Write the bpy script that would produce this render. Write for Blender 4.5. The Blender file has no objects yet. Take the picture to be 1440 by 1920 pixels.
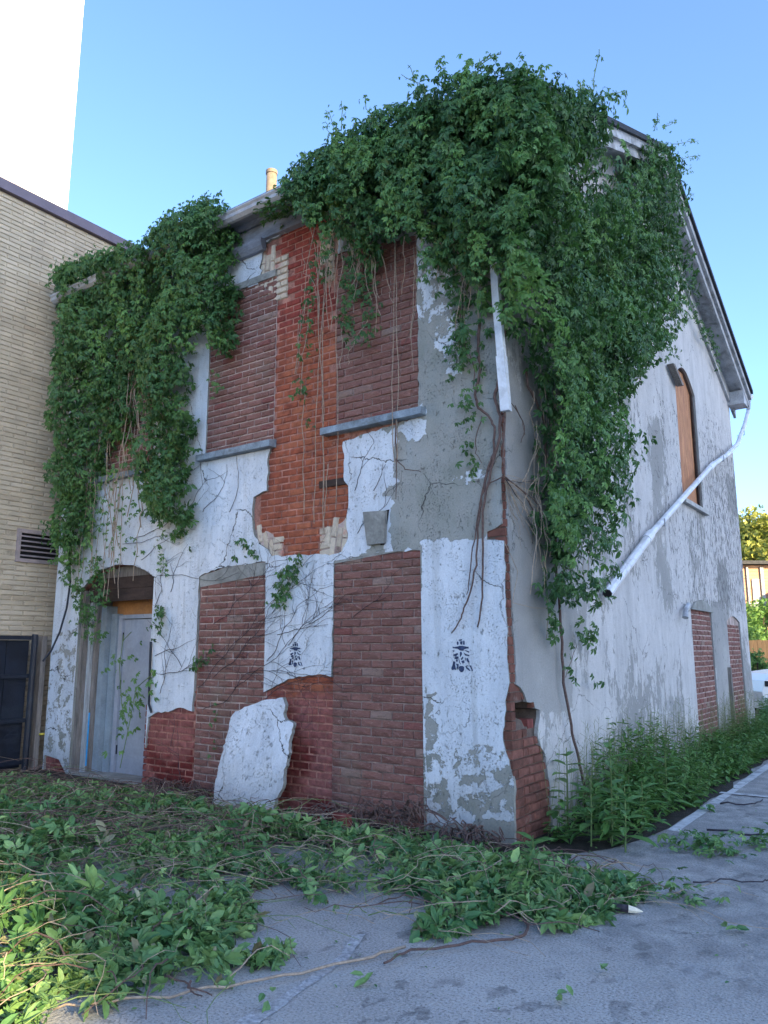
import bpy, math, random
import numpy as np
from mathutils import Vector, Matrix
from mathutils.geometry import delaunay_2d_cdt

random.seed(7); rng = np.random.default_rng(7)
S = bpy.context.scene
C = S.collection

# ------------------------------------------------------------------ camera, sky, sun, exposure
CX, CY, CZ = 2.876, -5.80, 1.55
FPX = 1425.0; PITCH = math.radians(10.22)
cd = bpy.data.cameras.new('camera'); cam = bpy.data.objects.new('camera', cd); C.objects.link(cam)
cam.location = (CX, CY, CZ)
cam.rotation_euler = (math.radians(90) + PITCH, 0, math.atan2(.5828, .8126))
cd.sensor_fit = 'HORIZONTAL'; cd.sensor_width = 36; cd.lens = 36 * FPX / 1440
cd.clip_end = 2000; cd.clip_start = .05
S.camera = cam

SUN_EL = math.radians(17); SUN_H = Vector((.973, -.2325, 0)).normalized()   # towards the sun
w = bpy.data.worlds.new('World'); S.world = w; w.use_nodes = True
nt = w.node_tree; nt.nodes.clear()
sky = nt.nodes.new('ShaderNodeTexSky'); sky.sky_type = 'NISHITA'; sky.sun_disc = False
sky.sun_elevation = SUN_EL; sky.sun_rotation = math.atan2(SUN_H.x, SUN_H.y)
sky.air_density = .8; sky.dust_density = 1.2; sky.ozone_density = 3.6; sky.altitude = 100
bg = nt.nodes.new('ShaderNodeBackground'); bg.inputs[1].default_value = .15
wo = nt.nodes.new('ShaderNodeOutputWorld')
nt.links.new(sky.outputs[0], bg.inputs[0]); nt.links.new(bg.outputs[0], wo.inputs[0])
sd = bpy.data.lights.new('sun', 'SUN'); sd.energy = 5.0; sd.angle = math.radians(.5); sd.color = (1, .78, .40)
sun = bpy.data.objects.new('sun', sd); C.objects.link(sun)
tosun = Vector((SUN_H.x * math.cos(SUN_EL), SUN_H.y * math.cos(SUN_EL), math.sin(SUN_EL)))
sun.rotation_euler = tosun.to_track_quat('Z', 'Y').to_euler(); sun.location = (20, -10, 30)
S.view_settings.view_transform = 'Standard'; S.view_settings.look = 'None'
S.view_settings.gamma = 1; S.view_settings.use_curve_mapping = False
S.view_settings.exposure = 2.08

# ------------------------------------------------------------------ survey: photo measurements -> metres on a real plane
def ray(px, py):
    u = (px - 720) / FPX; v = (960 - py) / FPX
    F = math.cos(PITCH) - v * math.sin(PITCH); Z = math.sin(PITCH) + v * math.cos(PITCH)
    return (u * .8126 - F * .5828, u * .5828 + F * .8126, Z)
def FR(px, py, o=0):
    d = ray(px, py); t = (-o - CY) / d[1]; return (CX + t * d[0], CZ + t * d[2])
def SD(px, py, o=0):
    d = ray(px, py); t = (o - CX) / d[0]; return (CY + t * d[1], CZ + t * d[2])
def GR(px, py, z=0):
    d = ray(px, py); t = (z - CZ) / d[2]; return (CX + t * d[0], CY + t * d[1])
def FRs(l, o=0): return [FR(x, y, o) for x, y in l]
def SDs(l, o=0): return [SD(x, y, o) for x, y in l]
def GRs(l, z=0): return [GR(x, y, z) for x, y in l]
def F3(px, py, o): a, b = FR(px, py, o); return (a, -o, b)
def S3(px, py, o): a, b = SD(px, py, o); return (o, a, b)

# ------------------------------------------------------------------ numpy helpers
_T = rng.random(65536)
def _h(i, j, k): return _T[(i * 73856093 ^ j * 19349663 ^ k * 83492791) & 65535]
def vnoise(p):
    p = np.asarray(p, float); i = np.floor(p).astype(np.int64); f = p - i; f = f * f * (3 - 2 * f)
    r = 0
    for a in (0, 1):
        for b in (0, 1):
            for c in (0, 1):
                wgt = (f[:, 0] if a else 1 - f[:, 0]) * (f[:, 1] if b else 1 - f[:, 1]) * (f[:, 2] if c else 1 - f[:, 2])
                r = r + wgt * _h(i[:, 0] + a, i[:, 1] + b, i[:, 2] + c)
    return r
def fbm(p, o=3):
    r = 0; a = .5; s = 0
    for k in range(o): r = r + a * vnoise(np.asarray(p) * 2 ** k + 17.3 * k); s += a; a *= .5
    return r / s
def inpoly(P, poly):
    P = np.asarray(P); x, y = P[:, 0], P[:, 1]; ins = np.zeros(len(P), bool); n = len(poly)
    for i in range(n):
        x1, y1 = poly[i]; x2, y2 = poly[(i + 1) % n]
        c = ((y1 > y) != (y2 > y))
        with np.errstate(divide='ignore', invalid='ignore'):
            xi = (x2 - x1) * (y - y1) / (y2 - y1 if y2 != y1 else 1e-9) + x1
        ins ^= c & (x < xi)
    return ins
def dpoly(P, poly):
    P = np.asarray(P); d = np.full(len(P), 1e9); n = len(poly)
    for i in range(n):
        a = np.array(poly[i]); b = np.array(poly[(i + 1) % n]); ab = b - a; L = (ab ** 2).sum() + 1e-12
        t = np.clip(((P - a) @ ab) / L, 0, 1); q = a + t[:, None] * ab
        d = np.minimum(d, np.sqrt(((P - q) ** 2).sum(1)))
    return d
def ragged(poly, step=.05, amp=.012, seed=0, keep=None):
    out = []; n = len(poly); r = random.Random(seed)
    for i in range(n):
        a, b = poly[i], poly[(i + 1) % n]; L = math.hypot(b[0] - a[0], b[1] - a[1]); k = max(1, int(L / step))
        st = keep and i in keep
        if st: k = 1
        nx, ny = -(b[1] - a[1]) / (L + 1e-9), (b[0] - a[0]) / (L + 1e-9)
        for j in range(k):
            t = j / k; o = 0 if (j == 0) else r.uniform(-amp, amp)
            out.append((a[0] + (b[0] - a[0]) * t + nx * o, a[1] + (b[1] - a[1]) * t + ny * o))
    return out

# ------------------------------------------------------------------ objects
def thing(name, label, cat, loc=(0, 0, 0), group=None, rotz=0):
    o = bpy.data.objects.new(name, None); C.objects.link(o); o.location = loc; o.rotation_euler = (0, 0, rotz)
    o.empty_display_size = .1
    o['label'] = label; o['category'] = cat
    if group: o['group'] = group
    return o
def tag(o, label, cat, group=None):
    o['label'] = label; o['category'] = cat
    if group: o['group'] = group
    return o
class MB:
    def __init__(s): s.v = []; s.f = []; s.m = []
    def add(s, vs, fs, m=0):
        b = len(s.v); s.v += [tuple(v) for v in vs]; s.f += [tuple(b + i for i in f) for f in fs]; s.m += [m] * len(fs); return s
    def box(s, a, b, m=0):
        x0, y0, z0 = a; x1, y1, z1 = b
        vs = [(x0, y0, z0), (x1, y0, z0), (x1, y1, z0), (x0, y1, z0), (x0, y0, z1), (x1, y0, z1), (x1, y1, z1), (x0, y1, z1)]
        return s.add(vs, [(0, 3, 2, 1), (4, 5, 6, 7), (0, 1, 5, 4), (1, 2, 6, 5), (2, 3, 7, 6), (3, 0, 4, 7)], m)
    def prism(s, poly, fn, d0, d1, m=0):
        n = len(poly); vs = [fn(a, b, d0) for a, b in poly] + [fn(a, b, d1) for a, b in poly]
        fs = [tuple(range(n)), tuple(range(2 * n - 1, n - 1, -1))] + [((i + 1) % n, i, n + i, n + (i + 1) % n) for i in range(n)]
        return s.add(vs, fs, m)
    def tube(s, pts, r, n=5, m=0, cap=True):
        pts = [Vector(p) for p in pts]; k = len(pts)
        rs = r if hasattr(r, '__len__') else [r] * k
        vs = []; up = None
        for i, p in enumerate(pts):
            t = (pts[min(i + 1, k - 1)] - pts[max(i - 1, 0)])
            if t.length < 1e-9: t = Vector((0, 0, 1))
            t.normalize()
            if up is None: up = t.orthogonal().normalized()
            up = (up - t * up.dot(t))
            if up.length < 1e-6: up = t.orthogonal()
            up.normalize(); sd_ = t.cross(up)
            for j in range(n):
                a = 2 * math.pi * j / n; vs.append(p + (up * math.cos(a) + sd_ * math.sin(a)) * rs[i])
        fs = [(i * n + j, i * n + (j + 1) % n, (i + 1) * n + (j + 1) % n, (i + 1) * n + j) for i in range(k - 1) for j in range(n)]
        if cap: fs += [tuple(range(n - 1, -1, -1)), tuple(range((k - 1) * n, k * n))]
        return s.add(vs, fs, m)
    def build(s, name, mats, parent=None, kind=None, smooth=False, base=None):
        me = bpy.data.meshes.new(name)
        b = Vector(base) if base is not None else (parent.matrix_basis.translation if parent is not None else Vector((0, 0, 0)))
        off = wpos(parent) if base is None else Vector(base)
        me.from_pydata([(x - off.x, y - off.y, z - off.z) for x, y, z in s.v], [], s.f)
        if not isinstance(mats, (list, tuple)): mats = [mats]
        for mt in mats: me.materials.append(mt)
        me.polygons.foreach_set('material_index', s.m)
        if smooth: me.polygons.foreach_set('use_smooth', [True] * len(s.f))
        me.update()
        o = bpy.data.objects.new(name, me); C.objects.link(o)
        if parent is not None: o.parent = parent
        elif base is not None: o.location = base
        if kind: o['kind'] = kind
        return o
def wpos(o):
    v = Vector((0, 0, 0))
    while o is not None: v += o.location; o = o.parent
    return v
def npmesh(name, V, Fq, mats, parent=None, attrs=None, kind=None, smooth=False):
    """V (n,3), Fq (m,k) numpy"""
    me = bpy.data.meshes.new(name); V = np.asarray(V, np.float32) - np.array(wpos(parent), np.float32)
    k = Fq.shape[1]
    me.vertices.add(len(V)); me.vertices.foreach_set('co', V.ravel())
    me.loops.add(Fq.size); me.loops.foreach_set('vertex_index', Fq.ravel().astype(np.int32))
    me.polygons.add(len(Fq)); me.polygons.foreach_set('loop_start', np.arange(0, Fq.size, k, dtype=np.int32))
    me.polygons.foreach_set('loop_total', np.full(len(Fq), k, np.int32))
    me.update(calc_edges=True); me.validate()
    if smooth: me.polygons.foreach_set('use_smooth', [True] * len(me.polygons))
    for an, av in (attrs or {}).items():
        a = me.attributes.new(an, 'FLOAT', 'POINT'); a.data.foreach_set('value', np.asarray(av, np.float32))
    me.materials.append(mats)
    o = bpy.data.objects.new(name, me); C.objects.link(o)
    if parent is not None: o.parent = parent
    if kind: o['kind'] = kind
    return o

# ------------------------------------------------------------------ materials
class N:
    def __init__(s, name, rough=.85, spec=.3, metal=0):
        s.m = bpy.data.materials.new(name); s.m.use_nodes = True; s.t = s.m.node_tree
        s.b = s.t.nodes['Principled BSDF']; s.b.inputs['Roughness'].default_value = rough
        s.b.inputs['Specular IOR Level'].default_value = spec; s.b.inputs['Metallic'].default_value = metal
        s.geo = s.n('ShaderNodeNewGeometry'); s.pos = s.geo.outputs['Position']
    def n(s, t, **k):
        x = s.t.nodes.new(t)
        for a, v in k.items(): setattr(x, a, v)
        return x
    def L(s, a, b):
        if hasattr(a, 'is_linked') or hasattr(a, 'links'): s.t.links.new(a, b)
        else: b.default_value = a
    def scale(s, v, sc):
        m = s.n('ShaderNodeMapping'); s.L(v, m.inputs[0]); m.inputs['Scale'].default_value = sc; return m.outputs[0]
    def noise(s, sc, det=4, ro=.55, v=None, dist=0, col=False):
        x = s.n('ShaderNodeTexNoise'); s.L(v if v is not None else s.pos, x.inputs['Vector'])
        x.inputs['Scale'].default_value = sc; x.inputs['Detail'].default_value = det; x.inputs['Roughness'].default_value = ro
        x.inputs['Distortion'].default_value = dist
        return x.outputs['Color' if col else 'Fac']
    def vor(s, sc, v=None, feat='F1', rnd=1):
        x = s.n('ShaderNodeTexVoronoi'); x.feature = feat; s.L(v if v is not None else s.pos, x.inputs['Vector'])
        x.inputs['Scale'].default_value = sc; x.inputs['Randomness'].default_value = rnd
        return x.outputs['Distance']
    def attr(s, a): x = s.n('ShaderNodeAttribute'); x.attribute_name = a; return x.outputs['Fac']
    def M(s, op, a, b=0.0, clamp=False):
        x = s.n('ShaderNodeMath'); x.operation = op; x.use_clamp = clamp; s.L(a, x.inputs[0]); s.L(b, x.inputs[1]); return x.outputs[0]
    def step(s, a, lo, hi, o0=0., o1=1.):
        x = s.n('ShaderNodeMapRange'); s.L(a, x.inputs[0]); x.inputs[1].default_value = lo; x.inputs[2].default_value = hi
        x.inputs[3].default_value = o0; x.inputs[4].default_value = o1; return x.outputs[0]
    def mix(s, f, a, b):
        x = s.n('ShaderNodeMix'); x.data_type = 'RGBA'; s.L(f, x.inputs[0])
        for v, i in ((a, 6), (b, 7)):
            if isinstance(v, tuple): x.inputs[i].default_value = v + (1,) if len(v) == 3 else v
            else: s.t.links.new(v, x.inputs[i])
        return x.outputs[2]
    def mul(s, c, f):
        x = s.n('ShaderNodeVectorMath'); x.operation = 'SCALE'; s.L(c, x.inputs[0]); s.L(f, x.inputs['Scale']); return x.outputs[0]
    def rand(s):
        oi = s.n('ShaderNodeObjectInfo').outputs['Random']; ri = s.geo.outputs['Random Per Island']
        return s.M('FRACT', s.M('ADD', oi, ri))
    def col(s, c):
        if isinstance(c, tuple): s.b.inputs['Base Color'].default_value = c + (1,)
        else: s.t.links.new(c, s.b.inputs['Base Color'])
        return s
    def bump(s, h, dist=.01, st=1):
        x = s.n('ShaderNodeBump'); x.inputs['Distance'].default_value = dist; x.inputs['Strength'].default_value = st
        s.L(h, x.inputs['Height']); s.t.links.new(x.outputs[0], s.b.inputs['Normal']); return s
    def sep(s, v=None):
        x = s.n('ShaderNodeSeparateXYZ'); s.L(v if v is not None else s.pos, x.inputs[0]); return x.outputs

def simple(name, c, var=.25, sc=8, rough=.8, spec=.3, metal=0, st=(1, 1, 1), bump=.002, dirt=None):
    k = N(name, rough, spec, metal); v = k.scale(k.pos, st)
    n1 = k.noise(sc, 6, .6, v); n2 = k.noise(sc * 9, 3, .5, v)
    f = k.M('ADD', k.step(n1, .3, .7, 1 - var, 1 + var), k.step(n2, .3, .7, -var * .4, var * .4))
    c_ = k.mul(k.mix(0., c, c), f)
    if dirt: c_ = k.mix(k.step(k.noise(sc * .6, 5, .7, v, .5), .5, .68), c_, dirt)
    k.col(c_); k.bump(k.M('ADD', n1, n2), bump); return k.m

def stucco_front():
    k = N('painted_stucco', .88, .2)
    big = k.noise(1.3, 5, .6); n1 = k.noise(7, 9, .68, dist=.35); n2 = k.noise(38, 4, .6)
    p = k.attr('paint')
    m = k.M('ADD', p, k.M('ADD', k.M('MULTIPLY', k.M('SUBTRACT', n1, .5), 1.15), k.M('MULTIPLY', k.M('SUBTRACT', n2, .5), .38)))
    mask = k.step(m, .49, .52)
    cem = k.mix(k.step(big, .35, .65), (.22, .235, .21), (.33, .335, .32))
    cem = k.mix(k.step(k.noise(9, 8, .7, k.scale(k.pos, (1, 1, .35))), .45, .75), cem, (.33, .325, .31))
    pt = k.mix(k.step(k.noise(2.2, 7, .65, k.scale(k.pos, (1.6, 1.6, .5))), .36, .66), (.52, .565, .625), (.68, .725, .785))
    pt = k.mix(k.step(k.noise(5, 8, .7, k.scale(k.pos, (3, 3, .6))), .56, .8, 0, .6), pt, (.36, .37, .37))
    c = k.mix(mask, cem, pt)
    # pocks and specks in the paint
    clus = k.step(k.noise(3.4, 6, .7), .47, .6)
    sp = k.M('MAXIMUM', k.M('MULTIPLY', k.step(k.noise(55, 8, .8), .555, .61), clus), k.M('MULTIPLY', k.step(k.noise(17, 9, .85, k.scale(k.pos, (1, 1, .6))), .585, .62), .75))
    c = k.mix(k.M('MULTIPLY', sp, .8), c, (.11, .12, .13))
    # cracks
    wv = k.n('ShaderNodeVectorMath'); wv.operation = 'ADD'; k.L(k.pos, wv.inputs[0]); k.L(k.mul(k.noise(3, 5, .6, col=True), .28), wv.inputs[1])
    cr = k.M('MULTIPLY', k.step(k.vor(1.15, wv.outputs[0], 'DISTANCE_TO_EDGE'), .002, .0055, 1, 0), k.step(k.noise(1.1, 3), .47, .56))
    c = k.mix(cr, c, (.07, .07, .07))
    stn = k.step(k.noise(2.4, 6, .65, k.scale(k.pos, (3.2, 3.2, .28))), .54, .78, 0, .5)
    c = k.mix(stn, c, (.24, .25, .24)); lowz = k.M('MULTIPLY', k.step(k.M('ADD', k.sep()[2], k.M('MULTIPLY', k.noise(5, 6, .7), .6)), .95, .25), .55); c = k.mix(lowz, c, (.20, .19, .165)); gr = k.noise(70, 4, .7); c = k.mul(c, k.step(gr, .3, .7, .86, 1.1))
    k.col(c)
    h = k.M('ADD', k.M('MULTIPLY', mask, .35), k.M('ADD', k.M('MULTIPLY', n1, .5), k.M('MULTIPLY', n2, .25)))
    k.bump(k.M('SUBTRACT', h, k.M('MULTIPLY', k.M('MAXIMUM', cr, sp), .7)), .010); return k.m
def stucco_side():
    k = N('weathered_stucco', .9, .2)
    v = k.scale(k.pos, (1, 1, .46)); v2 = k.scale(k.pos, (1, 1, .42))
    n1 = k.noise(8, 9, .7, v, .4); n2 = k.noise(34, 4, .6, v2); big = k.noise(.8, 5, .6)
    p = k.attr('paint')
    m = k.M('ADD', p, k.M('ADD', k.M('ADD', k.M('MULTIPLY', k.M('SUBTRACT', n1, .5), 1.3), k.M('MULTIPLY', k.M('SUBTRACT', big, .5), 1.6)), k.M('MULTIPLY', k.M('SUBTRACT', n2, .5), .45)))
    mask = k.step(m, .485, .53)
    cem = k.mix(k.step(big, .38, .62), (.275, .275, .27), (.37, .365, .355))
    pt = k.mix(k.step(k.noise(3, 7, .7, v), .35, .7), (.44, .43, .43), (.57, .56, .555))
    c = k.mix(mask, cem, pt)
    fl = k.M('ADD', k.noise(15, 8, .72, v2, .6), k.M('MULTIPLY', k.M('SUBTRACT', k.attr('flake'), .5), .24))
    fm = k.step(fl, .665, .69)
    c = k.mix(k.M('MULTIPLY', fm, .85), c, (.13, .135, .14)); c = k.mul(c, k.step(k.noise(70, 4, .7), .3, .7, .86, 1.1))
    wv = k.n('ShaderNodeVectorMath'); wv.operation = 'ADD'; k.L(k.pos, wv.inputs[0]); k.L(k.mul(k.noise(2.6, 6, .65, col=True), .4), wv.inputs[1])
    cr = k.M('MULTIPLY', k.step(k.vor(.9, wv.outputs[0], 'DISTANCE_TO_EDGE'), .002, .006, 1, 0), k.step(k.noise(1.3, 3), .45, .54)); c = k.mix(k.M('MULTIPLY', cr, .8), c, (.08, .08, .08))
    sm = k.step(k.noise(6, 8, .8), .54, .68, 0, .45); c = k.mix(sm, c, (.24, .235, .225)); pk = k.step(k.noise(48, 7, .8), .59, .63, 0, .7); c = k.mix(k.M('MULTIPLY', pk, k.step(k.noise(2.7, 5), .45, .58)), c, (.12, .12, .12))
    stn = k.step(k.noise(1.7, 6, .65, k.scale(k.pos, (2.2, 2.2, .2))), .5, .8, 0, .5)
    c = k.mix(stn, c, (.22, .22, .215)); lowz = k.M('MULTIPLY', k.step(k.M('ADD', k.sep()[2], k.M('MULTIPLY', k.noise(4, 6, .7), .8)), 1.2, .4), .4); c = k.mix(lowz, c, (.22, .215, .20))
    k.col(c)
    k.bump(k.M('ADD', k.M('MULTIPLY', mask, .35), k.M('SUBTRACT', k.M('ADD', k.M('MULTIPLY', n1, .6), k.M('MULTIPLY', n2, .25)), k.M('MULTIPLY', fm, .5))), .008)
    return k.m
def red_brick():
    k = N('old_red_brick', .9, .2); r = k.rand(); z = k.sep()[2]
    zz = k.M('ADD', z, k.M('MULTIPLY', k.M('SUBTRACT', k.noise(1.6, 5, .6), .5), 1.4))
    red = k.mix(r, (.24, .050, .040), (.29, .066, .048)); org = k.mix(r, (.29, .080, .045), (.36, .12, .065))
    pink = k.mix(r, (.25, .085, .075), (.31, .115, .10))
    c = k.mix(k.step(zz, 4.7, 5.15), org, red)
    c = k.mix(k.step(zz, 1.15, 1.0), c, pink)
    c = k.mix(k.M('MULTIPLY', k.step(zz, .9, .5), k.step(k.noise(2.3, 4), .45, .55)), c, (.14, .025, .022))
    c = k.mul(c, k.step(k.noise(14, 6, .7), .3, .7, .6, 1.3))
    c = k.mix(k.step(k.noise(4.2, 8, .75), .54, .72, 0, .8), c, (.075, .03, .028)); c = k.mix(k.step(k.noise(1.3, 5, .7, k.scale(k.pos, (1.5, 1.5, .4))), .52, .7, 0, .6), c, (.13, .035, .03))
    c = k.mix(k.step(k.noise(6.5, 7, .7), .62, .72, 0, .6), c, (.36, .25, .21))
    k.col(c); k.bump(k.M('ADD', k.noise(40, 6, .7), k.noise(9, 4)), .007); return k.m
def infill_brick():
    k = N('rockface_brick', .9, .25); r = k.rand()
    c = k.mix(r, (.18, .083, .070), (.25, .122, .102))
    c = k.mix(k.step(r, .965, .975, 0, .75), c, (.27, .20, .17))
    c = k.mix(k.step(k.M('FRACT', k.M('MULTIPLY', r, 17.3)), .95, .97, 0, .6), c, (.23, .07, .065))
    v = k.scale(k.pos, (1, 1, 3.2)); n = k.noise(19, 6, .75, v, 1.2)
    c = k.mix(k.step(n, .55, .66, 0, .7), c, (.38, .25, .22)); c = k.mix(k.step(n, .45, .36, 0, .6), c, (.035, .018, .018))
    c = k.mix(k.step(k.noise(1.6, 5, .6), .55, .75, 0, .45), c, (.22, .19, .15))
    k.col(c); k.bump(n, .012); return k.m
def corner_brick():
    k = N('brown_corner_brick', .9, .2); r = k.rand()
    c = k.mix(r, (.12, .055, .042), (.20, .085, .065)); c = k.mul(c, k.step(k.noise(16, 6, .7), .3, .7, .6, 1.3))
    c = k.mix(k.step(k.noise(5, 6, .7), .6, .72, 0, .5), c, (.3, .26, .23))
    k.col(c); k.bump(k.noise(45, 6, .7), .006); return k.m
def buff_brick():
    k = N('buff_brick', .88, .2); r = k.rand(); c = k.mix(r, (.50, .42, .33), (.60, .53, .43))
    c = k.mix(k.step(k.noise(4, 5, .6), .56, .66, 0, .8), c, (.42, .17, .14)); c = k.mul(c, k.step(k.noise(18, 5, .7), .3, .7, .75, 1.15))
    k.col(c); k.bump(k.noise(45, 5, .7), .004); return k.m
def tan_brick():
    k = N('tan_long_brick', .85, .25); r = k.rand(); c = k.mix(r, (.47, .395, .29), (.55, .465, .35))
    c = k.mix(k.step(k.M('FRACT', k.M('MULTIPLY', r, 9.7)), .9, .93), c, (.44, .36, .26))
    c = k.mul(c, k.step(k.noise(2.2, 6, .6), .3, .7, .82, 1.12)); k.col(c); k.bump(k.noise(60, 5, .7), .003); return k.m
def leaf(name, a, b, rough=.5, trans=.25):
    k = N(name, rough, .35); r = k.M('ADD', k.attr('tint'), k.M('MULTIPLY', k.M('SUBTRACT', k.n('ShaderNodeObjectInfo').outputs['Random'], .5), .0))
    c = k.mix(r, a, b); c = k.mul(c, k.step(k.noise(30, 3), .3, .7, .8, 1.2)); k.col(c)
    tr = k.n('ShaderNodeBsdfTranslucent'); k.L(k.mix(.5, c, (.12, .25, .03)), tr.inputs[0])
    mx = k.n('ShaderNodeMixShader'); mx.inputs[0].default_value = trans
    k.t.links.new(k.b.outputs[0], mx.inputs[1]); k.t.links.new(tr.outputs[0], mx.inputs[2])
    k.t.links.new(mx.outputs[0], k.t.nodes['Material Output'].inputs[0]); return k.m
def asphalt():
    k = N('worn_asphalt', .9, .25)
    sp = k.noise(75, 5, .75); v = k.vor(60); n = k.noise(1.1, 6, .6); n2 = k.noise(5, 6, .65)
    c = k.mix(k.step(n, .35, .65), (.30, .29, .28), (.40, .388, .37))
    c = k.mix(k.step(sp, .5, .72, 0, .9), c, (.50, .51, .52)); c = k.mix(k.step(sp, .47, .36, 0, .85), c, (.07, .07, .075))
    c = k.mix(k.step(v, .22, .05, 0, .55), c, (.33, .33, .34))
    st = k.M('MULTIPLY', k.step(k.noise(5.2, 3, .5, k.scale(k.pos, (1.5, 1, 1))), .57, .61), k.step(k.noise(.9, 3), .45, .52))
    c = k.mix(k.M('MULTIPLY', st, k.step(k.noise(22, 5, .7), .35, .6, .15, .62)), c, (.07, .07, .072)); c = k.mix(k.step(k.noise(.7, 5, .6), .45, .65, 0, .35), c, (.40, .39, .37))
    wv = k.n('ShaderNodeVectorMath'); wv.operation = 'ADD'; k.L(k.pos, wv.inputs[0]); k.L(k.mul(k.noise(4, 6, .65, col=True), .35), wv.inputs[1])
    ck = k.M('MULTIPLY', k.step(k.vor(.8, wv.outputs[0], 'DISTANCE_TO_EDGE'), .003, .008, 1, 0), k.step(k.noise(.9, 3), .54, .62)); c = k.mix(k.M('MULTIPLY', ck, .55), c, (.06, .06, .06))
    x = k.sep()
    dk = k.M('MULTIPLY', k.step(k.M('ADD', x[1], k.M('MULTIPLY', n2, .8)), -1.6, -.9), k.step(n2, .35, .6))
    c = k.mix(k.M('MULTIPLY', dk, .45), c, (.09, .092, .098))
    wl = k.noise(2.2, 5, .6)
    c = k.mix(k.step(wl, .60, .7, 0, .4), c, (.30, .31, .33))
    k.col(c); k.bump(k.M('ADD', sp, v), .004); return k.m

M = {}
M['stucco'] = stucco_front(); M['stucco_side'] = stucco_side(); M['red'] = red_brick(); M['infill'] = infill_brick()
M['cbrick'] = corner_brick(); M['buff'] = buff_brick(); M['tan'] = tan_brick(); M['asphalt'] = asphalt()
M['mortar_red'] = simple('red_washed_mortar', (.36, .17, .13), .45, 9, bump=.004, dirt=(.14, .05, .04))
M['mortar_pale'] = simple('grey_pink_mortar', (.40, .31, .28), .35, 7, bump=.004, dirt=(.15, .12, .10))
M['mortar_dark'] = simple('old_dark_mortar', (.12, .09, .075), .4, 9)
M['mortar_brown'] = simple('brown_mortar', (.29, .21, .185), .4, 9, dirt=(.1, .07, .06))
M['mortar_tan'] = simple('tan_mortar', (.42, .355, .26), .3, 7)
M['cement'] = simple('bare_cement', (.26, .265, .25), .3, 5, dirt=(.16, .16, .15))
M['sill'] = simple('blue_grey_sill', (.21, .26, .31), .35, 9, dirt=(.12, .14, .15), bump=.004)
M['cornice'] = simple('grey_cornice_paint', (.19, .205, .24), .3, 3, .7, st=(1, 1, 3), dirt=(.11, .115, .12))
M['pale_trim'] = simple('pale_weathered_trim', (.40, .41, .43), .3, 5, .7, dirt=(.2, .2, .2))
M['gutter'] = simple('gutter_metal', (.34, .36, .40), .2, 5, .5, .4, dirt=(.2, .2, .22))
M['dark_edge'] = simple('dark_roof_edge', (.035, .037, .045), .3, 8)
M['shingle'] = simple('dark_roof_shingle', (.06, .062, .07), .4, 14)
M['white_metal'] = simple('white_downspout', (.66, .69, .74), .12, 6, .5, .4, dirt=(.45, .46, .48))
M['ply'] = simple('orange_plywood', (.42, .19, .07), .3, 4, .8, st=(1, 1, 1), dirt=(.33, .15, .07))
M['plyv'] = simple('weathered_plywood', (.42, .20, .10), .35, 7, .8, st=(3, 3, .5), dirt=(.3, .13, .08))
M['darkwood'] = simple('dark_brown_board', (.045, .03, .026), .4, 6, .8, st=(1, 1, 3))
M['greywood'] = simple('grey_weathered_wood', (.20, .18, .165), .35, 9, .85, st=(4, 4, .4), dirt=(.1, .09, .08))
M['palewood'] = simple('pale_blue_wood', (.36, .38, .39), .3, 8, .8, st=(4, 4, .4), dirt=(.2, .2, .2))
M['door'] = simple('grey_door_paint', (.34, .36, .41), .14, 3, .55, .4, dirt=(.27, .29, .33), bump=.001)
M['teal'] = simple('teal_grey_frame', (.24, .29, .33), .2, 5, .6)
M['blue'] = simple('blue_spray', (.02, .35, .75), .2, 12)
M['black'] = simple('black_paint', (.008, .012, .022), .3, 5, .55, .4)
M['gatemetal'] = simple('dark_navy_metal', (.009, .013, .024), .4, 4, .45, .5, dirt=(.02, .028, .04))
M['stencil'] = simple('black_stencil_paint', (.035, .055, .12), .5, 40)
M['bark'] = simple('vine_bark', (.13, .085, .075), .35, 40, .9, bump=.004)
M['barkpale'] = simple('pale_dry_stem', (.33, .26, .20), .35, 30, .9)
M['barkdark'] = simple('dark_dead_tendril', (.045, .04, .05), .4, 30, .9)
M['greenstem'] = simple('green_stem', (.13, .19, .07), .3, 20, .8)
M['soil'] = simple('dark_soil', (.035, .028, .022), .5, 14, bump=.02)
M['purple'] = simple('mauve_metal_coping', (.16, .13, .16), .12, 4, .5, .4)
M['vent'] = simple('pinkish_vent_metal', (.34, .28, .27), .2, 8, .6)
M['nearblack'] = simple('near_black', (.01, .01, .012), .1, 4)
M['chim'] = simple('tan_chimney', (.19, .155, .125), .2, 9)
M['white_tower'] = simple('white_tower_cladding', (.82, .81, .78), .03, .2, .7)
M['line'] = simple('worn_white_line', (.50, .51, .52), .25, 9, dirt=(.22, .22, .23))
M['curb'] = simple('pale_curb_concrete', (.38, .38, .37), .25, 6, dirt=(.2, .2, .2))
M['leafdark'] = leaf('creeper_leaf', (.016, .066, .032), (.15, .31, .078), .42)
M['leafpile'] = leaf('cut_creeper_leaf', (.038, .13, .045), (.30, .46, .16), .45, .2)
M['leafweed'] = leaf('weed_leaf', (.055, .155, .045), (.22, .38, .10), .5)
M['leafwilt'] = leaf('wilted_leaf', (.09, .065, .035), (.36, .36, .22), .7, .1)
M['leafsun'] = leaf('far_tree_leaf', (.18, .20, .04), (.46, .46, .12), .6, .35)

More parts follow.
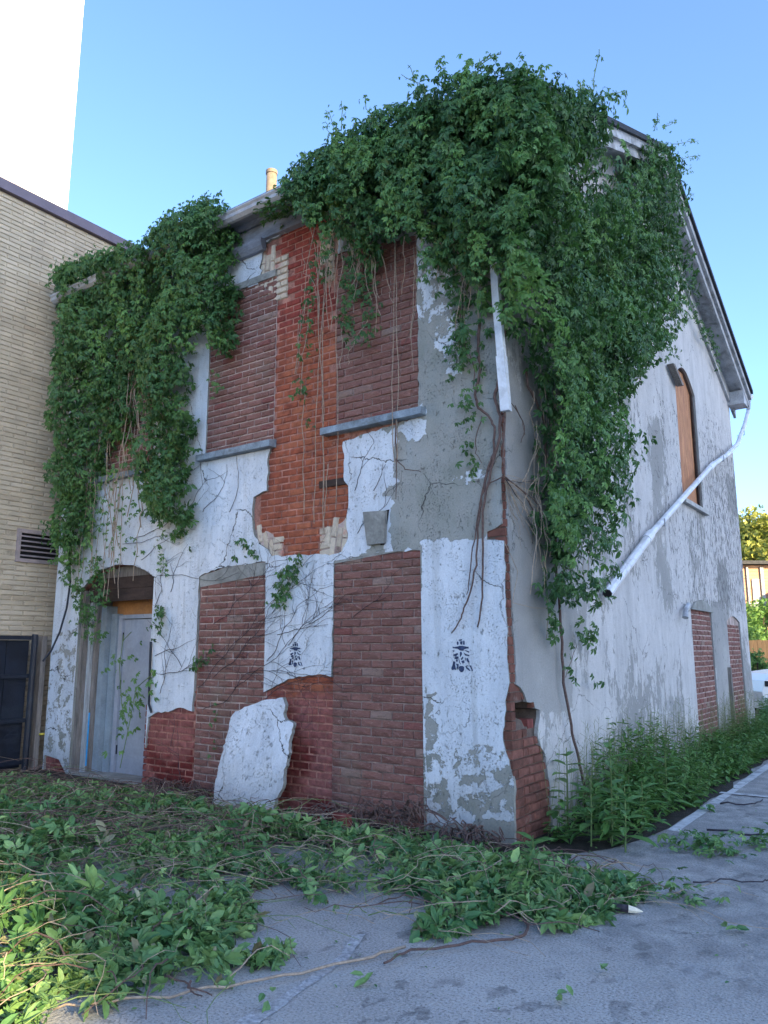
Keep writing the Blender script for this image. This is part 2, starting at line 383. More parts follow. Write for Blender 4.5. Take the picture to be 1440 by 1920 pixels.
# ------------------------------------------------------------------ skins: sheets of render with real holes and edges
def skin(name, outer, holes, fn, nfun, step, mat, parent, thick=.035, attrf=None, disp=.0015):
    """fn(a,b,d): d = depth into wall"""
    loops = [outer] + holes; pts = []; edges = []
    for lp in loops:
        b = len(pts); pts += list(lp); n = len(lp); edges += [(b + i, b + (i + 1) % n) for i in range(n)]
    A = np.array(outer); a0, b0 = A.min(0); a1, b1 = A.max(0)
    gx, gy = np.meshgrid(np.arange(a0, a1, step), np.arange(b0, b1, step)); G = np.stack([gx.ravel(), gy.ravel()], 1)
    G = G + rng.uniform(-.3, .3, G.shape) * step
    ok = inpoly(G, outer) & (dpoly(G, outer) > step * .5)
    for h in holes: ok &= ~inpoly(G, h) & (dpoly(G, h) > step * .5)
    G = G[ok]; allp = [Vector(p) for p in pts] + [Vector(p) for p in G.tolist()]
    vo, eo, fo, ov, oe, of = delaunay_2d_cdt(allp, edges, [], 0, 1e-6)
    P = np.array([(v.x, v.y) for v in vo]); T = np.array([f for f in fo if len(f) == 3])
    cen = P[T].mean(1); keep = inpoly(cen, outer)
    for h in holes: keep &= ~inpoly(cen, h)
    T = T[keep]
    ar = (P[T[:, 1], 0] - P[T[:, 0], 0]) * (P[T[:, 2], 1] - P[T[:, 0], 1]) - (P[T[:, 1], 1] - P[T[:, 0], 1]) * (P[T[:, 2], 0] - P[T[:, 0], 0])
    T[ar < 0] = T[ar < 0][:, ::-1]
    q = np.c_[P * 2.2, np.zeros(len(P))]; d = (fbm(q, 3) - .5) * disp * 2
    V = np.array([fn(a, b, dd) for (a, b), dd in zip(P, d)])
    at = {}
    if attrf: at = {k: np.asarray(v) for k, v in attrf(P).items()}
    # rim
    E = np.concatenate([T[:, [0, 1]], T[:, [1, 2]], T[:, [2, 0]]]); es = set(map(tuple, E.tolist()))
    be = [e for e in es if (e[1], e[0]) not in es]
    nv = len(V); rv = []; rf = []; 
    for i, (u, v_) in enumerate(be):
        b = nv + 4 * i
        rv += [tuple(V[u]), tuple(V[v_]), fn(P[v_][0], P[v_][1], thick), fn(P[u][0], P[u][1], thick)]
        rf += [(b + 1, b, b + 3), (b + 1, b + 3, b + 2)]
    V2 = np.concatenate([V, np.array(rv)]) if rv else V; T2 = np.concatenate([T, np.array(rf)]) if rf else T
    at = {k: np.r_[v, np.full(len(rv), -.3 if k == 'paint' else 0)] for k, v in at.items()}
    return npmesh(name, V2, T2, mat, parent, at)
fF = lambda a, b, d: (a, d, b)
fS = lambda a, b, d: (-d, a, b)

# ------------------------------------------------------------------ the derelict building
XL = -6.76; YB = 10.0; ZE = 6.32
BLD = thing('abandoned_brick_building', 'derelict gabled building with peeling white stucco and bricked up windows under vines', 'building', (0, 0, 0))

H1 = FRs([(496, 455), (495, 467), (486, 502), (491, 507), (483, 533), (435, 547), (397, 556)]) + [(-3.86, 3.70), (-2.80, 3.70)] + \
     FRs([(503, 852), (500, 920), (475, 932), (473, 965), (475, 997), (486, 1020), (503, 1031), (510, 1043), (624, 1039), (641, 1034), (652, 1010), (649, 975), (653, 950), (653, 911), (645, 901), (643, 828)]) + \
     [(-.88, 3.71)] + FRs([(783, 600), (780, 442), (634, 476), (632, 385)])
H2 = FRs([(373, 1082), (395, 1070), (425, 1063), (498, 1053), (497, 1180), (494, 1298), (510, 1290), (540, 1273), (560, 1268), (600, 1264), (621, 1270), (624, 1160), (626, 1052), (700, 1038), (788, 1032)]) + \
     [(-.868, 1.5), (-.862, .9), (-.862, -.2), (-4.72, -.2)] + FRs([(278, 1345), (292, 1336), (315, 1335), (330, 1328), (345, 1328), (360, 1334), (363, 1300), (369, 1180)])
H5 = FRs([(60, 1412), (92, 1418), (110, 1424), (120, 1445), (124, 1500), (60, 1500)])
H6 = [(-5.78, 3.76), (-4.83, 3.76), (-4.83, 5.8), (-5.78, 5.8)]
DOOR = [(-6.17, -.2), (-6.17, 2.30), (-6.0, 2.44), (-5.75, 2.55), (-5.45, 2.60), (-5.1, 2.57), (-4.85, 2.49), (-4.68, 2.40), (-4.68, -.2)]
front_right = [(942, 981), (913, 997), (913, 1012), (945, 1014), (947, 1080), (950, 1168), (952, 1247), (955, 1279), (951, 1300), (946, 1345), (943, 1388), (948, 1410), (956, 1440), (963, 1463), (964, 1520), (965, 1600)]
FO = [(XL, -.1)] + [(-.012, -.1)][:0] + FRs(front_right[::-1]) + [(-.02, 4.3), (-.015, 5.2), (-.01, ZE), (XL, ZE)]
FO[-0 - 0] = FO[0]
H1r = ragged(H1, .045, .012, 1, keep={7, 6}); H2r = ragged(H2, .05, .010, 2, keep={3, 4, 5, 11, 12, 14, 15, 16, 17, 25})
FOr = ragged(FO, .06, .010, 3, keep={0, len(FO) - 1, len(FO) - 2})
FOr = [(a, b) if not (a < XL + .05) else (XL, b) for a, b in FOr]
H5c = [(max(a, XL + .03), max(b, -.05)) for a, b in H5]
paint_zones = [  # photo outline, paint value (later wins)
    ([(60, 400), (372, 400), (372, 1600), (60, 1600)], .72), ([(60, 1180), (150, 1180), (150, 1500), (60, 1500)], .55),
    ([(290, 1060), (375, 1060), (375, 1350), (270, 1350)], .9), ([(300, 600), (372, 560), (372, 1060), (300, 1060)], .68),
    ([(372, 850), (505, 830), (510, 1070), (372, 1085)], .92), ([(420, 460), (500, 440), (500, 540), (420, 560)], .7),
    ([(640, 300), (960, 200), (960, 1010), (640, 1050)], .17), ([(780, 440), (800, 430), (800, 600), (780, 600)], .55), ([(800, 470), (850, 450), (870, 700), (840, 720), (815, 620), (800, 590)], .50),
    ([(640, 820), (745, 795), (742, 900), (700, 960), (690, 1045), (640, 1050)], .66), ([(745, 800), (800, 786), (797, 812), (775, 826), (745, 815)], .9),
    ([(678, 940), (735, 935), (730, 1030), (715, 1030), (722, 958), (680, 962)], .75), ([(786, 765), (805, 762), (805, 775), (786, 785)], .9),
    ([(840, 760), (940, 740), (940, 1000), (840, 1010)], .27), ([(845, 885), (915, 870), (915, 895), (850, 905)], .5),
    ([(499, 1040), (627, 1035), (627, 1310), (490, 1330)], .97),
    ([(789, 1015), (960, 1005), (960, 1325), (789, 1325)], .99), ([(789, 1325), (960, 1325), (960, 1400), (789, 1400)], .72),
    ([(789, 1300), (818, 1300), (815, 1420), (789, 1440)], .42), ([(789, 1400), (960, 1400), (960, 1450), (789, 1450)], .53),
    ([(789, 1450), (970, 1450), (970, 1532), (789, 1532)], .44), ([(835, 1400), (868, 1400), (866, 1540), (842, 1540)], .6), ([(800, 1455), (925, 1470), (925, 1485), (800, 1472)], .66),
    ([(810, 1524), (900, 1528), (900, 1540), (810, 1540)], .66), ([(789, 1541), (970, 1541), (970, 1600), (789, 1600)], .16),
]
def front_attr(P):
    v = np.full(len(P), .7)
    Pj = P + (np.stack([vnoise(np.c_[P * 9, P[:, :1] * 0 + s]) for s in (1, 5)], 1) - .5) * .10
    for z, val in paint_zones: v[inpoly(P if val > .98 or val == .97 else Pj, FRs(z))] = val
    return {'paint': v}
skin('front_stucco', FOr, [H1r, H2r, H5c, H6, DOOR], fF, None, .045, M['stucco'], BLD, .034, front_attr)
# side skin
side_left = [(966, 1610), (1036, 1610), (1035, 1540), (1032, 1480), (1024, 1428), (1022, 1414), (1012, 1397), (1008, 1376), (1009, 1363), (1012, 1345), (1012, 1331), (1003, 1328), (1001, 1316), (988, 1316), (983, 1300), (976, 1289), (968, 1283), (967, 1231), (963, 1187), (961, 1137), (958, 1075), (955, 1012), (953, 981), (952, 950), (950, 900)]
SL = [(a, b) for a, b in SDs(side_left)]
SL = [(max(a, .035), b) for a, b in SL]
SO = [(.03, ZE)] + [(.03, 4.6), (.022, 4.0)] + SL[::-1][0:]
SO = SO[:-1] + [(SL[1][0], -.1), (YB, -.1), (YB, ZE), (5.0, 8.45)]
SOr = ragged(SO, .05, .008, 5, keep={len(SO) - 1, len(SO) - 2, len(SO) - 3, len(SO) - 4})
def arch(y0, y1, z0, z1, rise, n=8):
    return [(y1, z0), (y1, z1)] + [(y1 + (y0 - y1) * i / n, z1 + rise * math.sin(math.pi * i / n)) for i in range(1, n)] + [(y0, z1), (y0, z0)]
WU = arch(5.93, 7.15, 3.80, 5.72, .30); W1 = arch(5.90, 7.15, -.2, 2.12, .13); W2 = arch(8.25, 9.30, -.2, 2.02, .10)
H7 = SDs([(1418, 1290), (1403, 1292), (1405, 1320), (1411, 1335), (1414, 1345), (1440, 1345)])
def side_attr(P):
    y, z = P[:, 0], P[:, 1]
    v = .50 + .12 * np.clip((z - 1) / 4, 0, 1) + .14 * (vnoise(np.c_[P * 1.1, y * 0]) - .5) * 2
    v += .25 * ((y < 1.3) & (z > 1.0)) * -1
    v[(z > 4.8)] = .9; v[(y > 5.2) & (y < 5.85)] += .25; v[(y > 7.2) & (y < 7.7) & (z < 5.6)] += .3
    v[(y > 7.2) & (y < 8.2) & (z < 2.3)] = .1
    f = .42 + .32 * np.clip((y - 1.5) / 4, 0, 1) * (z < 5.8) - .3 * (z > 5.8)
    f += .25 * ((y > 5) & (z > 2.2) & (z < 5.2)); f[(y > 5.2) & (y < 5.85)] -= .1
    f[(y > 7.7) & (z > 2)] += .12
    return {'paint': v, 'flake': f}
skin('side_stucco', SOr, [WU, W1, W2], fS, None, .05, M['stucco_side'], BLD, .034, side_attr, .004)

# brick core behind the stucco (mortar face) with real openings
def core(name, outer, holes, fn, d0, d1, mat):
    pts = []; edges = []
    for lp in [outer] + holes:
        b = len(pts); pts += lp; n = len(lp); edges += [(b + i, b + (i + 1) % n) for i in range(n)]
    vo, eo, fo, *_ = delaunay_2d_cdt([Vector(p) for p in pts], edges, [], 0, 1e-6)
    P = [(v.x, v.y) for v in vo]; mb = MB(); T = []
    for f in fo:
        c = [[sum(P[i][0] for i in f) / len(f), sum(P[i][1] for i in f) / len(f)]]
        if inpoly(c, outer)[0] and not any(inpoly(c, h)[0] for h in holes): T.append(f)
    es = set()
    for f in T:
        for i in range(3): es.add((f[i], f[(i + 1) % 3]))
    vs = [fn(a, b, d0) for a, b in P] + [fn(a, b, d1) for a, b in P]; n = len(P)
    fs = [tuple(f) for f in T] + [tuple(n + i for i in f[::-1]) for f in T] + [(v, u, n + u, n + v) for u, v in es if (v, u) not in es]
    mb.add(vs, fs); return mb.build(name, mat, BLD)
D_O = [(a, b) for a, b in DOOR]; HZ_ = (2.,)
core('front_wall_core', [(XL + .02, -.12), (-.50, -.12), (-.50, HZ_[0]), (-.50, ZE), (XL + .02, ZE)], [D_O], fF, .034, .42, M['mortar_red'])
HOLE = SDs([(968, 1316), (1001, 1316), (1003, 1328), (1012, 1331), (1012, 1345), (1009, 1363), (990, 1363), (984, 1350), (968, 1345)], 0)
core('side_wall_core', [(.036, -.12), (YB - .01, -.12), (YB - .01, ZE), (5.0, 8.44), (.036, ZE)], [WU, HOLE], fS, .036, .42, M['mortar_dark'])
mb = MB(); mb.box((XL + .02, .43, -.1), (XL + .3, YB - .02, ZE)); mb.box((XL + .31, YB - .3, -.1), (-.43, YB - .02, ZE)); mb.build('rear_walls', M['cement'], BLD)
mb = MB(); mb.box((-1.6, .44, -.1), (-.44, 1.9, 2.6)); mb.build('black_interior_shade', M['nearblack'], BLD)  # black box painting in the darkness behind the wall hole

# ------------------------------------------------------------------ bricks
def brick_mesh(seed, rough, ch=.06):
    r = random.Random(seed); q = lambda a: r.uniform(-a, a)
    v = [(-.5, 1, -.5), (.5, 1, -.5), (.5, 1, .5), (-.5, 1, .5)]
    v += [(-.5 + q(.01), .3 + q(.05), -.5 + q(.03)), (.5 + q(.01), .3 + q(.05), -.5 + q(.03)), (.5 + q(.01), .3 + q(.05), .5 + q(.03)), (-.5 + q(.01), .3 + q(.05), .5 + q(.03))]
    c = .035; d = .1
    v += [(-.5 + c, 0 + q(rough), -.5 + d), (.5 - c, 0 + q(rough), -.5 + d), (.5 - c, 0 + q(rough), .5 - d), (-.5 + c, 0 + q(rough), .5 - d)]
    v += [(q(.3), -abs(q(rough)) * 1.3, q(.15))]
    f = []
    for i in range(4):
        j = (i + 1) % 4; f += [(i, j, 4 + j, 4 + i)[::-1], (4 + i, 4 + j, 8 + j, 8 + i)[::-1], (8 + j, 8 + i, 12)]
    return v, [tuple(reversed(x)) for x in f]
class Bricks:
    """each piece: centre (a,b) on the wall, size, turned or not; the 300 largest-looking single, the rest joined"""
    def __init__(s, name, mat, parent, fn, rough, d=.022, depth=.05, limit=300):
        s.name, s.mat, s.parent, s.fn, s.d, s.depth, s.limit = name, mat, parent, fn, d, depth, limit
        s.shapes = [brick_mesh(i * 7 + len(name), rough) for i in range(8)]; s.L = []
    def add(s, a, b, wa, wb, ang=0, dj=0): s.L.append((a, b, wa, wb, ang, dj))
    def verts(s, k, it):
        a, b, wa, wb, ang, dj = it; ca, sa = math.cos(ang), math.sin(ang); out = []
        for x, y, z in s.shapes[k][0]:
            u, v = x * wa, z * wb; out.append(s.fn(a + u * ca - v * sa, b + u * sa + v * ca, s.d + dj + y * s.depth))
        return out
    def build(s, joined_name):
        camv = Vector((CX, CY, CZ))
        def size(it): p = Vector(s.fn(it[0], it[1], 0)); return it[2] * it[3] / (p - camv).length ** 2
        s.L.sort(key=size, reverse=True); cache = {}; base = wpos(s.parent)
        for n, it in enumerate(s.L[:s.limit]):
            k = n % 8; key = (k, round(it[2], 2), round(it[3], 3), round(it[4], 2))
            me = cache.get(key)
            if me is None:
                b0 = (0, 0, key[1], it[3], it[4], 0); vv = [Vector(v) - Vector(s.fn(0, 0, 0)) for v in s.verts(k, (0, 0, it[2], it[3], it[4], 0))]
                me = bpy.data.meshes.new(s.name); me.from_pydata(vv, [], s.shapes[k][1]); me.materials.append(s.mat); me.update(); cache[key] = me
            o = bpy.data.objects.new(s.name, me); C.objects.link(o); o.parent = s.parent
            o.location = Vector(s.fn(it[0], it[1], it[5])) - base
        rest = s.L[s.limit:]
        if rest:
            mb = MB()
            for n, it in enumerate(rest): k = n % 8; mb.add(s.verts(k, it), s.shapes[k][1])
            mb.build(joined_name, s.mat, s.parent, kind='stuff')
def field(B, a0, a1, b0, b1, L, H, joint, test=None, jit=.003, sag=None, drop=None, start=0):
    z = b0; row = start; r = random.Random(int(a0 * 100) + 5)
    while z < b1 - .02:
        h = min(H, b1 - z); a = a0 - (L * .5 if row % 2 else 0) - r.uniform(0, .02)
        while a < a1 - .01:
            s, e = max(a, a0), min(a + L - joint, a1)
            if e - s > .03:
                ok = True
                if test: ok = test((s + e) / 2, z + h / 2)
                if ok and not (drop and drop((s + e) / 2, z)): B.add((s + e) / 2, z + (h - joint) / 2 + (sag((s + e) / 2) if sag else 0), e - s, h - joint, r.uniform(-.004, .004), r.uniform(-jit, jit))
            a += L
        z += H; row += 1
def near(poly, m=.12):
    def t(a, b):
        P = [(a, b)]; return bool(inpoly(P, poly)[0]) or dpoly(P, poly)[0] < m
    return t

RB = Bricks('red_brick', M['red'], BLD, fF, .07, .027, .05)
t1, t2 = near(H1), near(H2)
buffP = [FRs(p) for p in ([(508, 478), (538, 482), (538, 560), (508, 562)], [(470, 478), (510, 470), (510, 540), (480, 540)],
                          [(473, 995), (515, 1000), (530, 1015), (530, 1050), (473, 1050)], [(597, 1000), (650, 970), (660, 1045), (597, 1045)], [(600, 425), (632, 415), (632, 530), (605, 530)])]
def notbuff(a, b): return not any(inpoly([(a, b)], p)[0] for p in buffP)
field(RB, -2.96, -1.74, 2.40, 6.30, .215, .0745, .009, lambda a, b: t1(a, b) and notbuff(a, b) and not (-3.86 < a < -2.80 and b > 3.72) and not (a > -1.9 and b > 3.7))
field(RB, -2.84, -1.905, -.05, 1.72, .215, .0745, .009, t2)
field(RB, -4.74, -3.87, -.05, 1.10, .215, .0745, .009, t2)
field(RB, XL + .03, -6.2, -.05, .5, .215, .0745, .009, near(H5c, .05))
RB.build('distant_red_bricks')
IB = Bricks('infill_brick', M['infill'], BLD, fF, .16, .008, .05)
field(IB, -1.898, -.866, .0, 2.49, .238, .0765, .010, jit=.002)
field(IB, -3.84, -2.79, .0, 2.34, .225, .0765, .013, lambda a, b: b < 2.33 - .06 * (a + 2.79) ** 2, jit=.002)
field(IB, -3.855, -2.79, 3.78, 5.74, .225, .0765, .012, jit=.002)
field(IB, -1.90, -.885, 3.78, 5.74, .235, .0765, .007, jit=.002)
field(IB, -5.78, -4.83, 3.80, 5.8, .225, .0765, .012, jit=.002)
IB.build('far_infill_bricks')
mb = MB(); mb.box((-1.902, .022, -.1), (-.862, .033, 2.55)); mb.box((-1.905, .022, 3.70), (-.88, .033, 5.83)); mb.build('brown_mortar_bed', M['mortar_brown'], BLD, kind='stuff')
mb = MB(); mb.box((-.034, 5.9, -.1), (-.026, 7.15, 2.3)); mb.box((-.034, 8.25, -.1), (-.026, 9.3, 2.2)); mb.build('side_mortar_bed', M['mortar_pale'], BLD, kind='stuff')
mb = MB()
for a0, a1, b0, b1 in ((-3.85, -2.785, -.1, 2.40), (-3.865, -2.785, 3.70, 5.83), (-5.79, -4.82, 3.7, 5.85)):
    mb.box((a0, .022, b0), (a1, .033, b1))
mb.build('infill_mortar_bed', M['mortar_pale'], BLD, kind='stuff')
SB = Bricks('side_infill_brick', M['infill'], BLD, fS, .14, .014, .05)
field(SB, 5.92, 7.13, .0, 2.16, .225, .0765, .013, jit=.002); field(SB, 8.27, 9.28, .0, 1.98, .225, .0765, .013, jit=.002)
SB.build('far_side_bricks')
BB = Bricks('buff_brick', M['buff'], BLD, fF, .04, .014, .05)
# quoin beside the upper left window, flared voussoirs over the openings
for i in range(7):
    z = FR(520, 560)[1] - .01 + i * .077; x1 = FR(537, 520)[0]
    if i % 2: BB.add(x1 - .105, z + .033, .205, .066)
    else: BB.add(x1 - .05, z + .033, .098, .066); BB.add(x1 - .158, z + .033, .1, .066)
def rotfill(poly, ang, seed):
    r_ = random.Random(seed); A = np.array(poly); c0 = A.mean(0); ca, sa = math.cos(ang), math.sin(ang)
    for i in range(-9, 10):
        for j in range(-4, 5):
            u = j * .205 + (.1 if i % 2 else 0); v_ = i * .074; x_ = c0[0] + u * ca - v_ * sa; z_2 = c0[1] + u * sa + v_ * ca
            if near(poly, .035)(x_, z_2): BB.add(x_, z_2, .196, .065, ang, r_.uniform(-.003, .003))
rotfill(FRs([(472, 478), (506, 476), (506, 540), (478, 545)]), math.pi / 2 - .05, 1)
rotfill(FRs([(476, 997), (500, 1000), (508, 1012), (508, 1032), (486, 1026)]), math.pi / 2 + .18, 2)
rotfill(FRs([(612, 1000), (650, 972), (652, 1030), (622, 1026)]), math.pi / 2 - .15, 3)
for z in (0, .075, .15): BB.add(FR(519, 1033)[0], FR(521, 1038)[1] + z, .15, .066, .03)
for j in range(4): x, z = FR(607, 1036); BB.add(x, z + j * .075, .14, .066, .08)
for j in range(9): x, z = FR(617, 520); BB.add(x - (.05 if j % 2 else 0), z + j * .077, .2 if j % 2 else .1, .066)
BB.build('buff_bricks_rest')
for p_ in ([(472, 478), (508, 476), (508, 540), (478, 545)], [(476, 992), (500, 996), (528, 1016), (528, 1043), (506, 1042), (486, 1026), (476, 1005)], [(600, 1002), (650, 970), (652, 1010), (641, 1036), (600, 1040)]):
    m = MB(); m.prism(ragged(FRs(p_), .04, .006, 3)[::-1], fF, .0245, .036); m.build('pale_mortar_patch', M['mortar_pale'], BLD)
CB = Bricks('side_red_brick', M['cbrick'], BLD, fS, .05, .010, .06)
tS = near([(0, -.1)] + [(p[0], p[1]) for p in SL[1:18]] + [(0, 1.25)], .06)
hole_t = near(HOLE, .045)
field(CB, .215, 1.0, -.02, 1.45, .215, .0765, .010, lambda a, b: tS(a, b) and not hole_t(a, b), jit=.006)
CB.build('side_bricks_rest')
# corner bricks seen on both faces
HZ0, HZ1 = SD(985, 1363)[1], SD(985, 1316)[1]
r = random.Random(4)
for i in range(78):
    z = -.02 + i * .0765
    if HOLE and .98 < z < 1.04: pass
    lx, ly = (.21, .10) if i % 2 else (.10, .20)
    inh = HZ0 - .03 < z < HZ1
    if inh: ly = .07
    j = r.uniform(-.006, .004); m = MB()
    x1, y0 = -.012 + j, .012 - r.uniform(-.004, .005)
    m.add([(x1 - lx, y0, z), (x1 - .004, y0, z), (x1, y0 + .004, z), (x1, y0 + ly, z), (x1 - lx, y0 + ly, z),
           (x1 - lx, y0, z + .066), (x1 - .004, y0 + r.uniform(0, .004), z + .066), (x1, y0 + .004, z + .066), (x1, y0 + ly, z + .066), (x1 - lx, y0 + ly, z + .066)],
          [(0, 1, 6, 5), (1, 2, 7, 6), (2, 3, 8, 7), (5, 6, 7, 8, 9), (4, 3, 2, 1, 0), (3, 4, 9, 8), (4, 0, 5, 9)])
    m.build('corner_brick', M['cbrick'], BLD)
mb = MB(); mb.box((-.24, .024, -.05), (-.024, .21, HZ0)); mb.box((-.24, .024, HZ0 + .001), (-.16, .08, HZ1 - .001)); mb.box((-.24, .024, HZ1), (-.024, .21, 5.9)); mb.build('corner_mortar', M['mortar_dark'], BLD, kind='stuff')
for i in range(1, 20, 2):
    z = -.02 + i * .0765
    if HZ0 - .03 < z < HZ1: continue
    m = MB(); m.box((-.10, .114, z), (-.012 + r.uniform(-.006, .004), .208, z + .066)); m.build('corner_brick', M['cbrick'], BLD)
# odd brick left inside the hole
mb = MB(); x, z = 1.02, 1.0; a, b = SD(1000, 1352); mb.box((-.14, a - .05, b - .06), (-.03, a + .06, b + .015)); mb.build('loose_brick', M['red'], BLD)

# ------------------------------------------------------------------ sills, lintels, keystone, seams
def sill(a0, a1, z):
    m = MB(); r = random.Random(int(a0 * 50)); n = 7; vs = []
    for i in range(n + 1):
        t = i / n; x = a0 + (a1 - a0) * t; j = r.uniform(-.006, .006)
        vs += [(x, -.085 + j, z - .07 + r.uniform(-.004, .004)), (x, -.085 + j, z), (x, .02, z + .02), (x, .02, z - .07)]
    fs = [(4 * i + k, 4 * i + (k + 1) % 4, 4 * i + 4 + (k + 1) % 4, 4 * i + 4 + k)[::-1] for i in range(n) for k in range(4)] + [(0, 1, 2, 3), tuple(4 * n + k for k in (3, 2, 1, 0))]
    m.add(vs, fs); return m.build('window_sill', M['sill'], BLD)
sill(-3.93, -2.74, 3.775); sill(-2.03, -.80, 3.775); sill(-5.9, -4.75, 3.77)
mb = MB(); mb.add([], [])
ks = FRs([(680, 960), (722, 957), (719, 1018), (688, 1022)], .05)
mb.prism([ks[3], ks[2], ks[1], ks[0]], fF, -.05, -.004); mb.build('keystone', M['cement'], BLD)
mb = MB(); ks2 = FRs([(712, 1022), (719, 1021), (728, 955), (722, 957)], .02); mb.prism(ks2, fF, -.012, -.004); mb.build('keystone_dark_strip', M['nearblack'], BLD)  # thin near-black strip set along the right edge of the keystone
for a0, a1, z0, z1 in ((-3.86, -2.79, 2.30, 2.46), (-1.9, -.87, 2.44, 2.52)):
    mb = MB()
    pts = [(a0, z0 - .06), (a1, z0 + .03), (a1, z1), (a0 + .5, z1), (a0, z1 - .1)]
    mb.prism([(a, b) for a, b in pts], fF, -.001 + .004, .02); mb.build('lintel_cement', M['cement'], BLD)
mb = MB(); mb.box((-3.88, -.012, 5.72), (-2.79, .018, 5.80)); mb.build('window_head', M['cement'], BLD)
mb = MB(); x0, z0 = FR(598, 910); x1, z1 = FR(650, 900); mb.box((x0, .0, z0 - .03), (x1 + .02, .03, z0 + .04)); mb.build('embedded_board', M['darkwood'], BLD)
# bee stencils (flat sprayed paint)
def bee(cx_, cz_, s, name):
    g = lambda x, y: (cx_ + (x - 520) * s, cz_ - (y - 1000) * s)
    mb = MB(); d = .0045
    P = [[(450, 560), (560, 545), (545, 590), (455, 590)], [(380, 650), (410, 600), (450, 640), (440, 700), (400, 710)], [(490, 610), (580, 600), (560, 700), (500, 690)],
         [(595, 590), (640, 590), (645, 700), (590, 700)], [(250, 750), (300, 765), (410, 750), (480, 730), (600, 735), (720, 760), (765, 755), (775, 810), (720, 805), (620, 830), (600, 870), (480, 860), (420, 820), (300, 800), (250, 800)],
         [(240, 850), (330, 870), (260, 905)], [(620, 850), (700, 860), (785, 890), (785, 925), (740, 915)], [(245, 990), (310, 960), (400, 930), (430, 960), (340, 1040), (260, 1000)],
         [(600, 910), (680, 960), (790, 985), (785, 1020), (650, 1000)], [(480, 900), (540, 900), (555, 960), (500, 1040), (480, 1040)], [(300, 1060), (380, 1020), (450, 1040), (400, 1110), (310, 1100)],
         [(500, 1100), (570, 1030), (600, 1060), (540, 1130)], [(340, 1130), (400, 1100), (415, 1160), (370, 1185)], [(430, 1080), (455, 1080), (480, 1190), (515, 1245), (490, 1245), (455, 1190)],
         [(640, 1060), (670, 1060), (665, 1140), (640, 1140)], [(690, 1070), (740, 1070), (790, 1180), (740, 1200), (690, 1130)], [(520, 1150), (620, 1130), (630, 1200), (560, 1225)],
         [(255, 1160), (330, 1170), (320, 1270), (350, 1380), (340, 1410), (300, 1390), (210, 1410), (195, 1350), (240, 1260)], [(350, 1230), (440, 1240), (420, 1330), (400, 1370), (365, 1360), (380, 1290)],
         [(440, 1320), (490, 1290), (570, 1290), (615, 1320), (610, 1400), (560, 1460), (500, 1465), (445, 1410)], [(650, 1300), (700, 1270), (770, 1280), (690, 1310), (760, 1350), (810, 1410), (790, 1430), (680, 1360)],
         [(785, 1280), (830, 1270), (890, 1400), (885, 1430), (850, 1425), (840, 1380)]]
    for p in P:
        n = len(p); q = [g(*t) for t in p]; mb.add([(a, -d, b) for a, b in q], [tuple(range(n))[::-1]])
    return mb.build(name, M['stencil'], BLD)
x, z = FR(865, 1229); bee(x, z, .000305, 'bee_stencil')
x, z = FR(554, 1227); bee(x, z, .000270, 'bee_stencil')

# ------------------------------------------------------------------ door recess
mb = MB(); mb.box((-6.16, .36, 1.98), (-4.69, .40, 2.20)); mb.build('orange_transom_panel', M['ply'], BLD)
dr = MB(); dr.box((-5.66, .335, 0), (-4.83, .38, 1.93)); dro = dr.build('door', M['door'], BLD)
mb = MB(); mb.box((-5.74, .30, 0), (-5.665, .36, 1.98)); mb.box((-4.825, .30, 0), (-4.70, .36, 1.98)); mb.box((-5.665, .30, 1.935), (-4.825, .36, 1.985)); mb.build('door_frame', M['door'], BLD)
mb = MB(); mb.box((-4.832, .326, .02), (-4.826, .334, 1.93)); mb.box((-5.66, .326, 1.928), (-4.83, .334, 1.934)); mb.build('door_gap', M['nearblack'], BLD)
for z in (.25, 1.05, 1.65): m = MB(); m.tube([(-5.662, .322, z), (-5.662, .322, z + .11)], .009, 8); m.build('hinge', M['black'], dro)
for nm, x0, x1, y0, y1, mt, z1 in (('casing_board', -5.86, -5.745, .27, .40, 'teal', 2.0), ('casing_board', -5.98, -5.87, .20, .39, 'teal', 2.1), ('casing_board', -6.03, -5.985, .14, .39, 'greywood', 2.35),
                               ('casing_board', -6.09, -6.035, .10, .39, 'palewood', 2.35), ('casing_board', -6.165, -6.095, .03, .39, 'greywood', 2.30)):
    m = MB(); m.box((x0, y0, -.05), (x1, y1, z1)); m.build(nm, M[mt], BLD)
m = MB(); m.box((-6.02, .132, .1), (-6.0, .138, .75)); m.build('blue_paint_mark', M['blue'], BLD)
for i, (z0, z1) in enumerate(((2.15, 2.30), (2.305, 2.45))):
    m = MB(); m.box((-6.16, .09 + .005 * i, z0), (-4.695, .14, z1)); m.build('dark_lintel_board', M['darkwood'], BLD)
m = MB(); m.prism([(-6.0, 2.455), (-4.7, 2.455), (-4.75, 2.46), (-5.1, 2.565), (-5.45, 2.59), (-5.75, 2.54)][:6], fF, .12, .18); m.build('arch_board', M['greywood'], BLD)
m = MB(); m.box((-6.17, .41, -.1), (-4.68, .43, 2.7)); m.build('recess_back', M['darkwood'], BLD)
m = MB(); m.tube([F3(283, 1203, .03), F3(281, 1260, .03), F3(279, 1320, .03), F3(284, 1336, .03)], .014, 6); m.build('black_conduit', M['black'], BLD)
mb = MB(); mb.box((-6.2, -.02, -.05), (-4.6, .36, .03)); mb.build('door_step', M['cement'], BLD)

